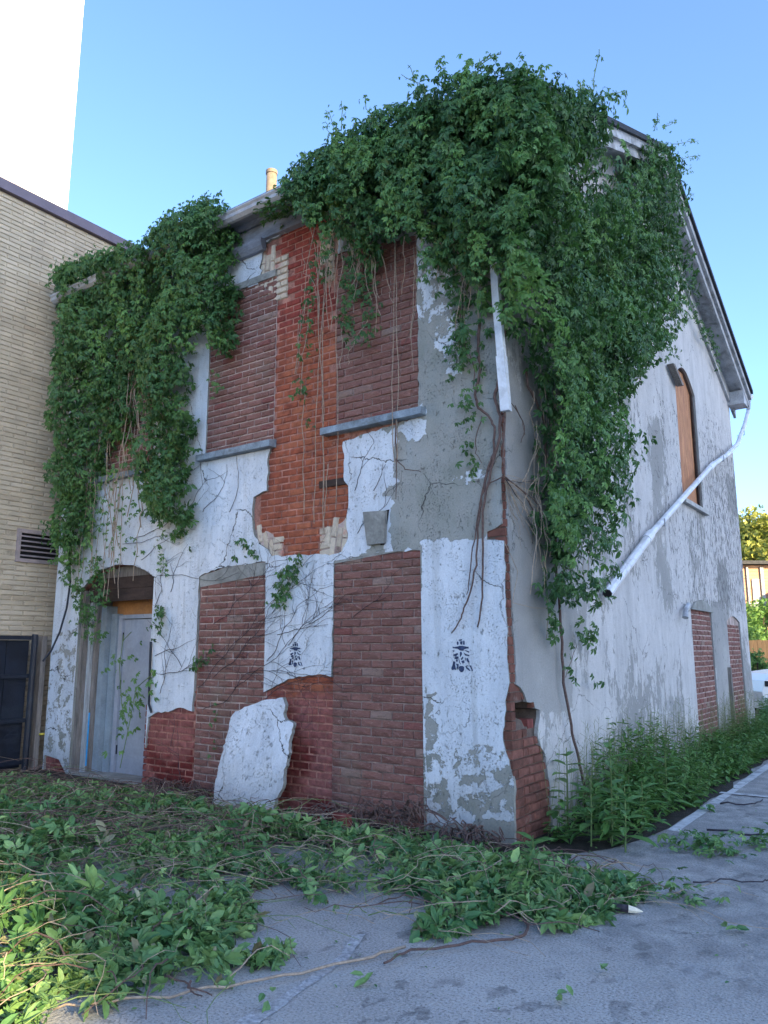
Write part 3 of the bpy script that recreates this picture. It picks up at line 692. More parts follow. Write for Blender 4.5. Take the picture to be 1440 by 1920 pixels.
# side upper window
m = MB()
for i in range(3): y0 = 5.935 + i * .40; m = MB(); m.prism([(y0, 3.80), (y0 + .395, 3.80), (y0 + .395, 5.75 + (.24 if i != 2 else .12)), (y0, 5.75 + (.12 if i == 0 else .24))], fS, .062 + .006 * i, .09); m.build('plywood_board', M['plyv'], BLD)
m = MB(); m.box((-.06, 7.08, 3.8), (-.036, 7.14, 5.72)); m.build('window_jamb', M['darkwood'], BLD)
m = MB(); m.box((-.16, 5.80, 3.70), (.07, 7.25, 3.765)); m.build('side_window_sill', M['curb'], BLD)
m = MB(); a, b = SD(1247, 684), SD(1264, 724); m.prism([(a[0], a[1]), (b[0], b[1]), (b[0] + .12, b[1] + .02), (a[0] + .1, a[1] + .02)], fS, -.12, -.02); m.build('loose_shutter_board', M['greywood'], BLD)
m = MB(); m.prism([(5.85, 2.12), (7.2, 2.12), (6.9, 2.24), (6.5, 2.29), (6.1, 2.24)], fS, -.03, .0); m.build('side_arch_moulding', M['cement'], BLD)
m = MB(); m.tube([S3(1291, 1133, .05), S3(1286, 1142, .08), S3(1285, 1158, .08)], [.03, .03, .045], 8); m.build('pipe_stub', M['gutter'], BLD)
m = MB(); m.box((.0, 8.0, .1), (.05, 8.09, 1.25)); m.build('wood_strip', M['greywood'], BLD)

# ------------------------------------------------------------------ cornice, gutter, rake, roof
def extrude_x(name, prof, x0, x1, mat, par=BLD):
    n = len(prof); m = MB(); vs = [(x0, y, z) for y, z in prof] + [(x1, y, z) for y, z in prof]
    m.add(vs, [tuple(range(n)), tuple(range(2 * n - 1, n - 1, -1))] + [((i + 1) % n, i, n + i, n + (i + 1) % n) for i in range(n)]); return m.build(name, mat, par)
X0, X1 = XL - .12, .36
extrude_x('frieze_board', [(-.05, 6.215), (-.05, 6.40), (.03, 6.40), (.03, 6.215)], X0, X1 - .3, M['cornice'])
extrude_x('frieze_moulding', [(-.075, 6.405), (-.11, 6.46), (.03, 6.46), (.03, 6.405)], X0, X1 - .25, M['cornice'])
extrude_x('bed_moulding', [(-.056, 6.08), (-.085, 6.12), (-.10, 6.17), (-.10, 6.212), (-.01, 6.212), (-.01, 6.08)], X0, FR(500, 462)[0], M['cornice'])
extrude_x('soffit_board', [(-.235, 6.462), (-.235, 6.49), (.03, 6.49), (.03, 6.462)], X0, X1, M['cornice'])
extrude_x('fascia_board', [(-.262, 6.415), (-.262, 6.50), (-.238, 6.50), (-.238, 6.415)], X0, X1, M['cornice'])
extrude_x('gutter', [(-.265, 6.40), (-.30, 6.40), (-.34, 6.43), (-.345, 6.465), (-.365, 6.485), (-.365, 6.505), (-.34, 6.505), (-.34, 6.495), (-.265, 6.495)], X0, X1, M['gutter'])
RA = (4.95, 8.86); RF = (-.30, 6.52); RK = (10.35, 6.60)
def slab(name, p, q, x0, x1, h0, h1, mat):
    m = MB(); vs = [(x, y, z + h) for x in (x0, x1) for (y, z) in (p, q) for h in (h0, h1)]
    m.add(vs, [(0, 1, 3, 2), (4, 6, 7, 5), (0, 2, 6, 4), (1, 5, 7, 3), (0, 4, 5, 1), (2, 3, 7, 6)]); return m.build(name, mat, BLD)
for p, q in ((RF, RA), (RA, RK)):
    s = 1 if p is RF else 2
    p2 = p if s == 1 else (p[0] + .001, p[1]); 
    slab('roof_slope', p2, q, X0, .36, 0, .05, M['shingle'])
    slab('roof_edge', p2, q, .362, .40, -.02, .055, M['dark_edge'])
    slab('rake_crown', p2, q, .31, .358, -.14, -.004, M['pale_trim'])
    slab('rake_fascia', p2, q, .26, .306, -.27, -.10, M['pale_trim'])
    slab('rake_soffit', p2, q, .002, .255, -.21, -.17, M['pale_trim'])
    slab('rake_frieze', p2, q, .002, .05, -.46, -.215, M['pale_trim'])
m = MB(); m.box((.0, 9.85, 6.28), (.30, 10.25, 6.55)); m.build('cornice_return', M['pale_trim'], BLD)
m = MB(); m.add([(-.04, .05, ZE - .01), (-.04, 9.9, ZE - .01), (-.04, 5, 8.6), (-.3, .05, ZE - .01), (-.3, 9.9, ZE - .01), (-.3, 5, 8.6)], [(0, 1, 2), (3, 5, 4), (0, 3, 4, 1), (1, 4, 5, 2), (2, 5, 3, 0)]); 
m.build('gable_core', M['cement'], BLD)

# downspouts
def strip(name, pts, wd, mat, lab, cat, par=None):
    m = MB(); m.tube(pts, wd, 4); o = m.build(name, mat, par)
    if par is None: tag(o, lab, cat)
    return o
ds = thing('downspout', 'long white downspout hanging diagonally across the gable wall from the rear gutter', 'downspout', (.12, 9.9, 6.3))
P = [S3(1404, 745, .2), S3(1403, 770, .14), S3(1396, 797, .1), S3(1383, 832, .1), S3(1364, 852, .1), S3(1334, 873, .1), S3(1216, 1006, .1)]
m = MB(); m.tube(P, .042, 8); m.build('upper_pipe', M['white_metal'], ds)
m = MB(); m.tube([S3(1219, 1003, .1), S3(1139, 1113, .1)], .052, 8, cap=False); m.build('lower_pipe', M['white_metal'], ds)
m = MB(); m.tube([S3(1220, 1001, .1), S3(1212, 1012, .1)], .060, 8); m.build('pipe_collar', M['white_metal'], ds)
m = MB(); m.tube([S3(1338, 870, .1), S3(1330, 878, .1)], .050, 8); m.build('pipe_collar', M['white_metal'], ds)
m = MB(); m.tube([S3(1399, 750, .2), S3(1408, 744, .2)], .06, 8); m.build('outlet_elbow', M['white_metal'], ds)
m = MB(); m.tube([S3(1141, 1110, .1), S3(1138.5, 1113.6, .1)], .048, 8); m.build('open_end', M['nearblack'], ds)
ds2 = thing('downspout', 'broken white corner downspout dangling beneath the thick vines', 'downspout', (-.1, -.1, 3.8))
def flatpipe(pts, wx, wy):
    m = MB(); vs = []
    for p in pts: vs += [(p[0] - wx, p[1] - wy, p[2]), (p[0] + wx, p[1] - wy, p[2]), (p[0] + wx, p[1] + wy, p[2]), (p[0] - wx, p[1] + wy, p[2])]
    k = len(pts); fs = [(4 * i + j, 4 * i + (j + 1) % 4, 4 * i + 4 + (j + 1) % 4, 4 * i + 4 + j)[::-1] for i in range(k - 1) for j in range(4)] + [(0, 1, 2, 3), tuple(4 * k - 4 + j for j in (3, 2, 1, 0))]
    return m.add(vs, fs)
flatpipe([F3(949, 771, .07), F3(940, 668, .09)], .040, .03).build('lower_pipe', M['white_metal'], ds2)
flatpipe([F3(941, 672, .09), F3(931, 560, .09), F3(926, 475, .09)], .034, .026).build('upper_pipe', M['white_metal'], ds2)

for px, py in ((1240, 980), (1352, 860), (1391, 812)):
    a = Vector(S3(px, py, .1)); m = MB(); m.box((.0, a.y - .015, a.z - .05), (.15, a.y + .015, a.z - .042)); m.box((.142, a.y - .015, a.z - .041), (.15, a.y + .015, a.z + .05)); m.build('bracket', M['gutter'], ds)
# ------------------------------------------------------------------ leaning slab of fallen stucco
sl = [(397, 1522), (402, 1480), (413, 1425), (425, 1380), (433, 1345), (441, 1334), (465, 1324), (490, 1314), (530, 1308), (535, 1322), (531, 1338), (536, 1350), (550, 1356), (547, 1375), (541, 1392), (542, 1412), (532, 1450), (529, 1478), (515, 1500), (512, 1524), (505, 1548), (478, 1550), (457, 1528), (446, 1512), (432, 1545), (398, 1545)]
def lean(py): t = (py - 1308) / 240; return .10 + .33 * t
r = random.Random(8); pts = []
for i in range(len(sl)):
    a, b = sl[i], sl[(i + 1) % len(sl)]; k = max(1, int(math.hypot(b[0] - a[0], b[1] - a[1]) / 6))
    for j in range(k): t = j / k; pts.append((a[0] + (b[0] - a[0]) * t + (r.uniform(-1.5, 1.5) if j else 0), a[1] + (b[1] - a[1]) * t + (r.uniform(-1.5, 1.5) if j else 0)))
q = [F3(x, y, lean(y)) for x, y in pts]; n = len(q)
m = MB(); m.add(q + [(x, y + .045, z) for x, y, z in q] + q, [tuple(range(n)), tuple(range(2 * n - 1, n - 1, -1))] + [(2 * n + (i + 1) % n, 2 * n + i, n + i, n + (i + 1) % n) for i in range(n)])
slab_o = m.build('fallen_stucco_slab', M['stucco'], None, base=q[0])
at = slab_o.data.attributes.new('paint', 'FLOAT', 'POINT'); at.data.foreach_set('value', [.80] * n + [-.3] * 2 * n)
tag(slab_o, 'broken white slab of stucco leaning on the wall between two bricked windows', 'stucco slab')
m = MB()
for x0, x1, y0, y1 in ((432, 441, 1512, 1536), (442, 452, 1508, 1530)):
    a = F3(x0, y0, .42); b = F3(x1, y0, .42); c_ = F3(x1 - 2, y1, .45); d_ = F3(x0 - 2, y1, .45)
    m.add([a, b, c_, d_] + [(p[0], p[1] + .02, p[2]) for p in (a, b, c_, d_)], [(3, 2, 1, 0), (4, 5, 6, 7), (0, 1, 5, 4), (1, 2, 6, 5), (2, 3, 7, 6), (3, 0, 4, 7)])
tag(m.build('lath_scrap', M['greywood'], None), 'splintered grey wood lath scraps at the foot of the leaning slab', 'wood scrap')
a, b = FR(645, 1535, .35)
m = MB(); bm_v, bm_f = brick_mesh(3, .1); m.add([(a + x * .17, -.42 + y * .07, .10 + z * .09) for x, y, z in bm_v], bm_f); m.box((a - .08, -.36, .055), (a + .08, -.345, .145))
tag(m.build('fallen_brick', M['red'], None), 'loose red brick lying among roots below the right bricked window', 'brick')

rb = random.Random(12)
for i, (px, py, mt, lab) in enumerate(((560, 1540, 'stucco', 'pale stucco chunk lying right of the leaning slab'), (470, 1556, 'cement', 'grey cement lump right below the leaning slab'), (600, 1550, 'red', 'red brick bat lying below the exposed red bricks'), (815, 1575, 'stucco', 'white stucco flake at the foot of the lower right panel'), (880, 1588, 'cement', 'grey render crumb near the building corner'))):
    a, b = FR(px, py, .2); s_ = rb.uniform(.04, .07); m = MB(); vv = []
    for zz, sc in ((0, 1), (.5, 1.05), (.9, .6)):
        for k_ in range(6): an = k_ * 1.047 + rb.uniform(-.3, .3); vv.append((a + s_ * sc * math.cos(an) * rb.uniform(.7, 1.2), -.22 + s_ * sc * .8 * math.sin(an), .012 + s_ * .7 * zz + rb.uniform(0, .01)))
    m.add(vv, [tuple(range(6))[::-1], tuple(range(12, 18))] + [(l * 6 + k_, l * 6 + (k_ + 1) % 6, l * 6 + 6 + (k_ + 1) % 6, l * 6 + 6 + k_) for l in (0, 1) for k_ in range(6)])
    tag(m.build('rubble_piece', M[mt], None, base=vv[0]), lab, 'rubble')

# ------------------------------------------------------------------ ground
def sheet(name, poly, z, mat, **kw):
    m = MB(); m.add([(x, y, z) for x, y in poly], [tuple(range(len(poly)))]); o = m.build(name, mat, None)
    for k_, v in kw.items(): o[k_] = v
    return o
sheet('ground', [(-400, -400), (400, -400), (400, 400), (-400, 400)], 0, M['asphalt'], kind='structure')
sheet('soil_bed', ragged([(0, -.15), (.25, -.25), (.62, .4), (.80, 1.4), (.72, 14), (-2, 30), (-6, 30), (-1, 10.3), (0, 10.0)], .4, .05, 3), .005, M['soil'], kind='structure')
sheet('soil_bed', ragged([(-7.05, 0), (-7.05, -2.6), (-5, -2.0), (-3, -1.2), (-.9, -.7), (.1, -.25), (0, 0)], .3, .06, 4), .009, M['soil'], kind='structure')
sheet('painted_line', ragged([(.80, 1.3), (.90, 1.3), (.93, 14), (.83, 14)], .3, .006, 6), .004, M['line'], kind='structure')
a = GR(1350, 1487); b = GR(1440, 1492); 
sheet('painted_line', [(a[0], a[1] - .05), (a[0] + 5, a[1] - .05 + .4), (a[0] + 5, a[1] + .05 + .4), (a[0], a[1] + .05)], .008, M['line'], kind='structure')
P = GRs([(430, 1925), (560, 1848), (640, 1790), (660, 1755), (685, 1752), (655, 1798), (580, 1850), (475, 1930)]); 
sheet('painted_line', ragged(P, .06, .008, 6), .004, simple('faded_white_line', (.36, .365, .38), .5, 40, dirt=(.26, .262, .27)), kind='structure')

# ------------------------------------------------------------------ tan brick neighbour, gate
XT = -7.10
TB = thing('tan_brick_building', 'tall tan brick building with a mauve metal coping on the far left', 'building', (XT, 0, 0))
m = MB(); m.box((XT - 6, -9, -.1), (XT - .012, 15, 7.86)); m.build('wall', M['mortar_tan'], TB)
m = MB(); m.box((XT - 6, -9.05, 7.865), (XT + .06, 15, 8.02)); m.build('coping', M['purple'], TB)
fT = lambda a, b, d: (XT - d, a, b)
TBk = Bricks('tan_brick', M['tan'], TB, fT, .01, .0, .05)
ventbox = lambda a, b: not (-.42 < a < .36 and 2.70 < b < 3.17)
field(TBk, -6.5, 2.6, .0, 7.86, .33, .0665, .009, lambda a, b: ventbox(a, b), jit=.0015)
TBk.build('far_tan_bricks')
V = thing('wall_vent', 'louvred metal vent in the tan brick wall beside the vines', 'vent', (XT, 0, 2.95))
for bx in (((XT - .02, -.42, 2.71), (XT + .03, .34, 2.76)), ((XT - .02, -.42, 3.11), (XT + .03, .34, 3.16)), ((XT - .02, -.42, 2.762), (XT + .03, -.37, 3.108)), ((XT - .02, .29, 2.762), (XT + .03, .34, 3.108))):
    m = MB(); m.box(*bx); m.build('frame_bar', M['vent'], V)
for i in range(5):
    z = 2.79 + i * .066; m = MB(); m.add([(XT + .028, -.368, z), (XT + .028, .288, z), (XT - .03, .288, z + .035), (XT - .03, -.368, z + .035), (XT + .028, -.368, z + .006), (XT + .028, .288, z + .006), (XT - .03, .288, z + .041), (XT - .03, -.368, z + .041)],
        [(3, 2, 1, 0), (4, 5, 6, 7), (0, 1, 5, 4), (2, 3, 7, 6)]); m.build('louvre_slat', M['vent'], V)
m = MB(); m.box((XT - .010, -.37, 2.762), (XT - .006, .29, 3.108)); m.build('duct_back', M['nearblack'], V)
G = thing('metal_gate', 'black metal gate standing against the tan brick wall at the left edge', 'gate', (-6.85, -1.5, 0))
m = MB(); m.tube([(-6.80, -.22, -.02), (-6.80, -.22, 1.74)], .04, 8); m.build('gate_post', M['gatemetal'], G)
m = MB(); m.box((-6.94, -.10, 0), (-6.82, -.03, 1.72)); m.build('wooden_post', M['greywood'], G)
for i in range(9):
    y1 = -.27 - i * .30; m = MB(); m.box((-6.86, y1 - .293, .06), (-6.845, y1, 1.66)); m.build('gate_panel', M['gatemetal'], G)
for z in (.10, .62, 1.18, 1.67):
    m = MB(); m.box((-6.842, -2.98, z), (-6.79, -.27, z + .05)); m.build('gate_rail', M['gatemetal'], G)
m = MB(); m.tube([(-6.80, -.05, .45), (-6.80, .12, .45)], .015, 6); tag(m.build('yellow_pipe', simple('yellow_plastic', (.6, .5, .08), .1), None), 'short yellow pipe end sticking out beside the gate post', 'pipe')
m = MB(); m.tube([F3(128, 1000, .06), F3(132, 1090, .06), F3(125, 1140, .06), F3(112, 1185, .12), F3(96, 1220, .2), F3(80, 1240, .3)], .013, 6)
tag(m.build('cable', M['black'], None), 'black cable drooping from the left end of the stucco wall to the gate', 'cable')

# chimney behind the roof
m = MB(); cp = ray(509, 340); t_ = (6.0 - CY) / cp[1]; cx_ = CX + cp[0] * t_
ch = thing('chimney_stack', 'slim round tan chimney rising behind the front gutter', 'chimney', (cx_, 6, 8.2))
m = MB(); m.tube([(cx_, 6, 8.2), (cx_, 6, CZ + ray(509, 326)[2] * t_)], .125, 16); m.build('shaft', M['chim'], ch, smooth=True)
m = MB(); z_ = CZ + ray(509, 326)[2] * t_; m.tube([(cx_, 6, z_ + .001), (cx_, 6, z_ + .09)], .14, 16); m.build('rim', M['chim'], ch)

# ------------------------------------------------------------------ leaves
def leaflet_template(seed):
    q = random.Random(seed); V = []; F = []
    for ang, ln in ((-78, .55), (-38, .85), (0, 1.), (38, .85), (78, .55)):
        a = math.radians(ang + q.uniform(-14, 14)); b = len(V); ln *= q.uniform(.78, 1.12); w_ = q.uniform(.8, 1.25); dr = q.uniform(.05, .38); tw = q.uniform(-.12, .12)
        for x, y, z in ((.04, 0, 0), (.45, .17, .03), (.78, .125, .0), (1, 0, -.05), (.78, -.125, .0), (.45, -.17, .03)):
            y *= w_; zz = z - dr * x * x + tw * y * 3; x *= ln * (1 - .15 * dr); y *= ln
            V.append((x * math.cos(a) - y * math.sin(a), x * math.sin(a) + y * math.cos(a), zz * ln))
        F += [(b, b + 1, b + 2, b + 3), (b, b + 3, b + 4, b + 5)]
    return np.array(V), np.array(F)
_ts = [leaflet_template(i) for i in range(6)]
LT = (np.stack([t[0] for t in _ts]), _ts[0][1])
OV = (np.array([(0, 0, 0), (.3, .22, .05), (.7, .2, .03), (1, 0, -.12), (.7, -.2, .03), (.3, -.22, .05)]), np.array([(0, 1, 2, 3), (0, 3, 4, 5)]))
LN = (np.array([(0, 0, 0), (.3, .09, .03), (.7, .08, .0), (1, 0, -.15), (.7, -.08, .0), (.3, -.09, .03)]), np.array([(0, 1, 2, 3), (0, 3, 4, 5)]))
def norm(v): return v / (np.linalg.norm(v, axis=1, keepdims=True) + 1e-9)
def frames(tip, nrm):
    x = norm(tip); z = norm(nrm - (nrm * x).sum(1, keepdims=True) * x); y = np.cross(z, x); return np.stack([x, y, z], 2)
def leaves(name, P, R, size, tint, mat, parent, tpl=LT, kind='stuff'):
    V, F = tpl; n = len(P); k = V.shape[-2]
    W = np.einsum('nij,nkj->nki', R, V[rng.integers(0, len(V), n)]) if V.ndim == 3 else np.einsum('nij,kj->nki', R, V)
    W = W * size[:, None, None] + P[:, None, :]
    FF = (F[None] + (np.arange(n) * k)[:, None, None]).reshape(-1, 4)
    return npmesh(name, W.reshape(-1, 3), FF, mat, parent, {'tint': np.repeat(tint, k)}, kind)
_lm = {}
def single_leaves(name, P, R, size, tint, mat, parent, tpl=LT):
    base = wpos(parent)
    for i in range(len(P)):
        vi = i % 6 if getattr(tpl[0], 'ndim', 2) == 3 else 0; TV = tpl[0][vi] if getattr(tpl[0], 'ndim', 2) == 3 else tpl[0]
        key = (id(tpl), vi, mat.name, int(np.clip(tint[i], 0, .999) * 10))
        me = _lm.get(key)
        if me is None:
            me = bpy.data.meshes.new(name); me.from_pydata(TV.tolist(), [], tpl[1].tolist()); me.materials.append(mat)
            a = me.attributes.new('tint', 'FLOAT', 'POINT'); a.data.foreach_set('value', [key[3] / 10 + .05] * len(TV)); me.update(); _lm[key] = me
        o = bpy.data.objects.new(name, me); C.objects.link(o); o.parent = parent
        s = float(size[i]); mt = Matrix(R[i].tolist()).to_4x4(); mt.translation = Vector(P[i]) - base
        o.matrix_basis = mt @ Matrix.Scale(s, 4)
def mass(poly, plane, off0, tmax, dens, smin=.06, smax=.115, edge=.45, lump=1., tb=0, back=.0):
    """leaves filling a hanging volume in front of a wall. poly in metres on that plane"""
    A = np.array(poly); a0, a1 = A[:, 0].min(), A[:, 0].max(); b0, b1 = A[:, 1].min(), A[:, 1].max()
    n = int((a1 - a0) * (b1 - b0) * dens * 1.35); Q = np.c_[rng.uniform(a0, a1, n), rng.uniform(b0, b1, n)]
    jit = (np.stack([vnoise(np.c_[Q * 6, Q[:, :1] * 0 + s_]) for s_ in (3, 9)], 1) - .5) * .26
    Q = Q[inpoly(Q + jit, poly)]
    de = dpoly(Q, poly); u = np.clip(de / edge, 0, 1); u = np.sqrt(u * (2 - u))
    L1 = fbm(np.c_[Q[:, 0] * 2.6, Q[:, 1] * 1.5, Q[:, 0] * 0 + 2], 2); L2 = vnoise(np.c_[Q[:, 0] * 7, Q[:, 1] * 4, Q[:, 0] * 0 + 8])
    T = tmax * (.18 + .82 * u) * (1 + lump * ((L1 - .5) * 2.3 + (L2 - .5) * .7)); T = np.clip(T, .03, None)
    rr = rng.random(len(Q)); dep = T * (1 - .75 * rr ** 2.2) + rng.normal(0, .02, len(Q)) - back * rng.random(len(Q)) * (de > .25)
    d = off0 + dep
    # lumps' own slope steers the leaves
    e = .05
    gx = (fbm(np.c_[(Q[:, 0] + e) * 2.6, Q[:, 1] * 1.5, Q[:, 0] * 0 + 2], 2) - L1) / e; gz = (fbm(np.c_[Q[:, 0] * 2.6, (Q[:, 1] + e) * 1.5, Q[:, 0] * 0 + 2], 2) - L1) / e
    m = len(Q); rn = rng.normal(0, .42, (m, 3))
    if plane == 'F':
        P = np.c_[Q[:, 0], -d, Q[:, 1]]; nr = np.c_[-gx * tmax, -np.ones(m), -gz * tmax + .45] + rn
    else:
        P = np.c_[d, Q[:, 0], Q[:, 1]]; nr = np.c_[np.ones(m), -gx * tmax, -gz * tmax + .45] + rn
    tip = np.c_[rng.normal(0, .5, m), rng.normal(0, .5, m), -1 + rng.normal(0, .35, m)]
    if plane == 'F': tip[:, 1] -= .35
    else: tip[:, 0] += .35
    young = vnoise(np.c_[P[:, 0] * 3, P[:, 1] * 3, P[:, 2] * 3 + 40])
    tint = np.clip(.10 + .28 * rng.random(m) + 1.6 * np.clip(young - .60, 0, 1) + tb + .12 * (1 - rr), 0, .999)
    size = (smin + (smax - smin) * rng.random(m) ** 1.5) * .88 * (1 - .25 * np.clip(young - .6, 0, 1) * 2)
    return P, frames(tip, nr), size, tint
def cat4(L): return [np.concatenate(x) for x in zip(*L)]
def vine(name, label, loc, L, nsingle=260, mat='leafdark'):
    o = thing(name, label, 'vine', loc)
    P, R, s, t = cat4(L); camd = np.linalg.norm(P - np.array([CX, CY, CZ]), axis=1)
    # outermost big leaves become single objects
    key = s / camd + .004 * (P @ np.array([.5, -.7, 0])); idx = np.argsort(-key); pick = idx[:nsingle * 6][::6]; rest = np.setdiff1d(np.arange(len(P)), pick)
    single_leaves('leaf', P[pick], R[pick], s[pick], t[pick], M[mat], o)
    leaves('foliage', P[rest], R[rest], s[rest], t[rest], M[mat], o)
    return o
def strand_leaves(pts, n, spread=.06, smin=.05, smax=.09, plane='F', tb=.05):
    pts = np.array(pts, float); seg = np.linalg.norm(np.diff(pts, axis=0), axis=1); cs = np.r_[0, np.cumsum(seg)]
    t = rng.random(n) * cs[-1]; P = np.stack([np.interp(t, cs, pts[:, i]) for i in range(3)], 1) + rng.normal(0, spread, (n, 3)) * np.array([1, .6, 1] if plane == 'F' else [.6, 1, 1])
    if plane == 'F': nr = np.c_[rng.normal(0, .5, n), -np.ones(n), np.full(n, .6) + rng.normal(0, .4, n)]
    else: nr = np.c_[np.ones(n), rng.normal(0, .5, n), np.full(n, .6) + rng.normal(0, .4, n)]
    tip = np.c_[rng.normal(0, .6, n), rng.normal(0, .5, n), -1 + rng.normal(0, .4, n)]
    return P, frames(tip, nr), rng.uniform(smin, smax, n), np.clip(rng.random(n) * .35 + .1 + tb, 0, .99)
def wig(p0, p1, n=8, amp=.04, seed=None, sag=0):
    r = random.Random(int(seed if seed is not None else rng.integers(int(1e9)))); p0, p1 = Vector(p0), Vector(p1); out = []; o = Vector((0, 0, 0))
    for i in range(n + 1):
        t = i / n; o += Vector((r.gauss(0, amp), r.gauss(0, amp * .5), r.gauss(0, amp * .4))); e = 1 if i < n else .6
        out.append(p0.lerp(p1, t) + o * min(1, 4 * t) - Vector((0, 0, sag * 4 * t * (1 - t))))
    return out
def add_young(L, pts, n=9, plane='F'):
    """thin shoots poking up against the sky"""
    return strand_leaves(pts, n, .03, .03, .055, plane, .35)

LEFT = FRs([(92, 515), (135, 495), (180, 478), (215, 470), (255, 472), (270, 440), (285, 425), (335, 403), (385, 372), (410, 385), (416, 410), (420, 470), (424, 560), (418, 630), (396, 660), (378, 620), (345, 640), (335, 720), (338, 820), (348, 900), (352, 970), (325, 985), (290, 985), (262, 940), (248, 880), (258, 800), (255, 700), (232, 690), (222, 750), (225, 810), (210, 830), (190, 800), (178, 820), (165, 870), (150, 950), (132, 1030), (118, 1055), (104, 1040), (85, 985), (98, 900), (108, 760), (100, 640)], .30)
L = [mass(LEFT, 'F', .10, .30, 560, edge=.4), mass(LEFT, 'F', .03, .15, 260, .09, .13)]
L.append(strand_leaves([F3(100, 512, .36), F3(180, 485, .36), F3(262, 468, .36)], 420, .075, .05, .09, tb=.15)); L.append(strand_leaves([F3(285, 440, .36), F3(335, 415, .38), F3(385, 385, .36), F3(410, 400, .36)], 420, .08, .05, .09, tb=.15)); L.append(strand_leaves([F3(350, 400, .3), F3(390, 380, .3)], 120, .07, .04, .08, tb=.25))
low = FRs([(100, 1000), (165, 900), (170, 1060), (185, 1150), (172, 1215), (150, 1205), (130, 1140), (112, 1080)], .2)
L.append(mass(low, 'F', .04, .2, 170, edge=.2, smin=.05, smax=.09, tb=.08))
wisp = FRs([(165, 840), (255, 860), (262, 1000), (240, 1060), (180, 1080), (155, 1060), (160, 950)], .15)
L.append(mass(wisp, 'F', .02, .22, 130, .05, .08, tb=.15))
L.append(strand_leaves([F3(120, 1050, .2), F3(150, 1120, .2), F3(163, 1210, .2)], 60, .07)); L.append(strand_leaves([F3(175, 1040, .1), F3(190, 1100, .12), F3(170, 1160, .12)], 60, .07))
L.append(strand_leaves([F3(297, 1135, .08), F3(298, 1195, .08)], 26, .045, .05, .075)); L.append(strand_leaves([F3(290, 1000, .08), F3(300, 1050, .06), F3(312, 1085, .05)], 30, .04, .03, .06, tb=.25))
L.append(strand_leaves([F3(85, 985, .3), F3(110, 1010, .3)], 30, .08)); L.append(strand_leaves([F3(350, 960, .15), F3(335, 1000, .1)], 26, .08))
L.append(strand_leaves([F3(400, 700, .15), F3(410, 740, .1)], 20, .05, .04, .06, tb=.2))
for k in range(34):
    px = rng.uniform(110, 400); py = rng.uniform(480, 760) if px < 200 or 280 < px < 345 else rng.uniform(470, 600)
    o0 = rng.uniform(.28, .42); ln = rng.uniform(25, 90); L.append(strand_leaves([F3(px, py, o0), F3(px + rng.uniform(-8, 8), py + ln * .5, o0 + .05), F3(px + rng.uniform(-12, 12), py + ln, o0)], int(10 + ln * .25), .035, .035, .08, 'F', rng.uniform(.1, .5)))
L.append(strand_leaves([F3(100, 522, .42), F3(180, 495, .42), F3(255, 478, .42)], 300, .07, .05, .09, tb=.1)); L.append(strand_leaves([F3(290, 455, .42), F3(405, 405, .42)], 300, .08, .05, .09, tb=.1))
vl = vine('creeper_vine', 'dense green creeper hanging over the left end of the front wall above the grey door', (-5.9, -.2, 5.9), L, 260)
m = MB()
for k in range(34):
    px = rng.uniform(120, 300); py = rng.uniform(640, 900); m.tube(wig(F3(px, py, .12), F3(px + rng.uniform(-30, 30), py + rng.uniform(120, 260), .08), 9, .035), rng.uniform(.003, .006), 4)
for k in range(10):
    px = rng.uniform(165, 245); m.tube(wig(F3(px, 880, .15), F3(px - 20 + rng.uniform(-15, 25), rng.uniform(1050, 1130), .15), 9, .02), .004, 4)
m.build('dry_stems', M['barkpale'], vl, kind='stuff')

CREST = FRs([(535, 335), (560, 295), (590, 270), (630, 243), (690, 213), (740, 180), (800, 170), (822, 138), (870, 142), (900, 138), (940, 148), (985, 155), (1020, 180), (1040, 230), (1030, 330), (960, 330), (860, 330), (760, 330), (700, 340), (640, 350), (590, 370), (560, 395), (542, 370)], .45)
L = [mass(CREST, 'F', .32, .26, 760, edge=.22), mass(CREST, 'F', .2, .25, 340, .09, .13)]
L.append(strand_leaves([F3(540, 350, .38), F3(700, 280, .38), F3(1000, 172, .38)], 900, .09, .05, .1, tb=.1))
MID = FRs([(545, 360), (600, 300), (700, 240), (820, 180), (1020, 170), (1030, 300), (1010, 420), (985, 520), (965, 600), (945, 480), (920, 455), (900, 500), (885, 560), (860, 520), (835, 500), (810, 460), (790, 415), (740, 400), (715, 420), (700, 470), (668, 480), (640, 455), (615, 440), (598, 415), (560, 400)], .32)
L += [mass(MID, 'F', .14, .42, 620, edge=.5, back=.2), mass(MID, 'F', .06, .25, 300, .09, .13)]
LOW = FRs([(790, 420), (930, 420), (918, 500), (912, 600), (903, 690), (885, 715), (868, 680), (850, 620), (835, 560), (808, 500)], .12)
L.append(mass(LOW, 'F', .03, .16, 200, edge=.3))
LOW2 = FRs([(945, 470), (985, 480), (985, 560), (965, 640), (950, 600)], .15)
L.append(mass(LOW2, 'F', .05, .2, 350, edge=.2))
for (x0, y0, x1, y1, n_) in ((870, 690, 880, 910, 26), (880, 700, 875, 780, 20), (850, 500, 870, 690, 90), (690, 480, 665, 560, 50), (655, 480, 650, 650, 44), (700, 470, 688, 590, 46), (575, 560, 570, 740, 30), (600, 450, 575, 600, 40), (620, 440, 605, 520, 46), (660, 430, 645, 560, 60), (685, 600, 690, 650, 20), (640, 580, 645, 610, 16), (572, 795, 575, 800, 6), (565, 720, 560, 740, 8), (850, 640, 850, 700, 20)):
    L.append(strand_leaves([F3(x0, y0, .16), F3(x1, y1, .08)], n_, .055, .04, .075))
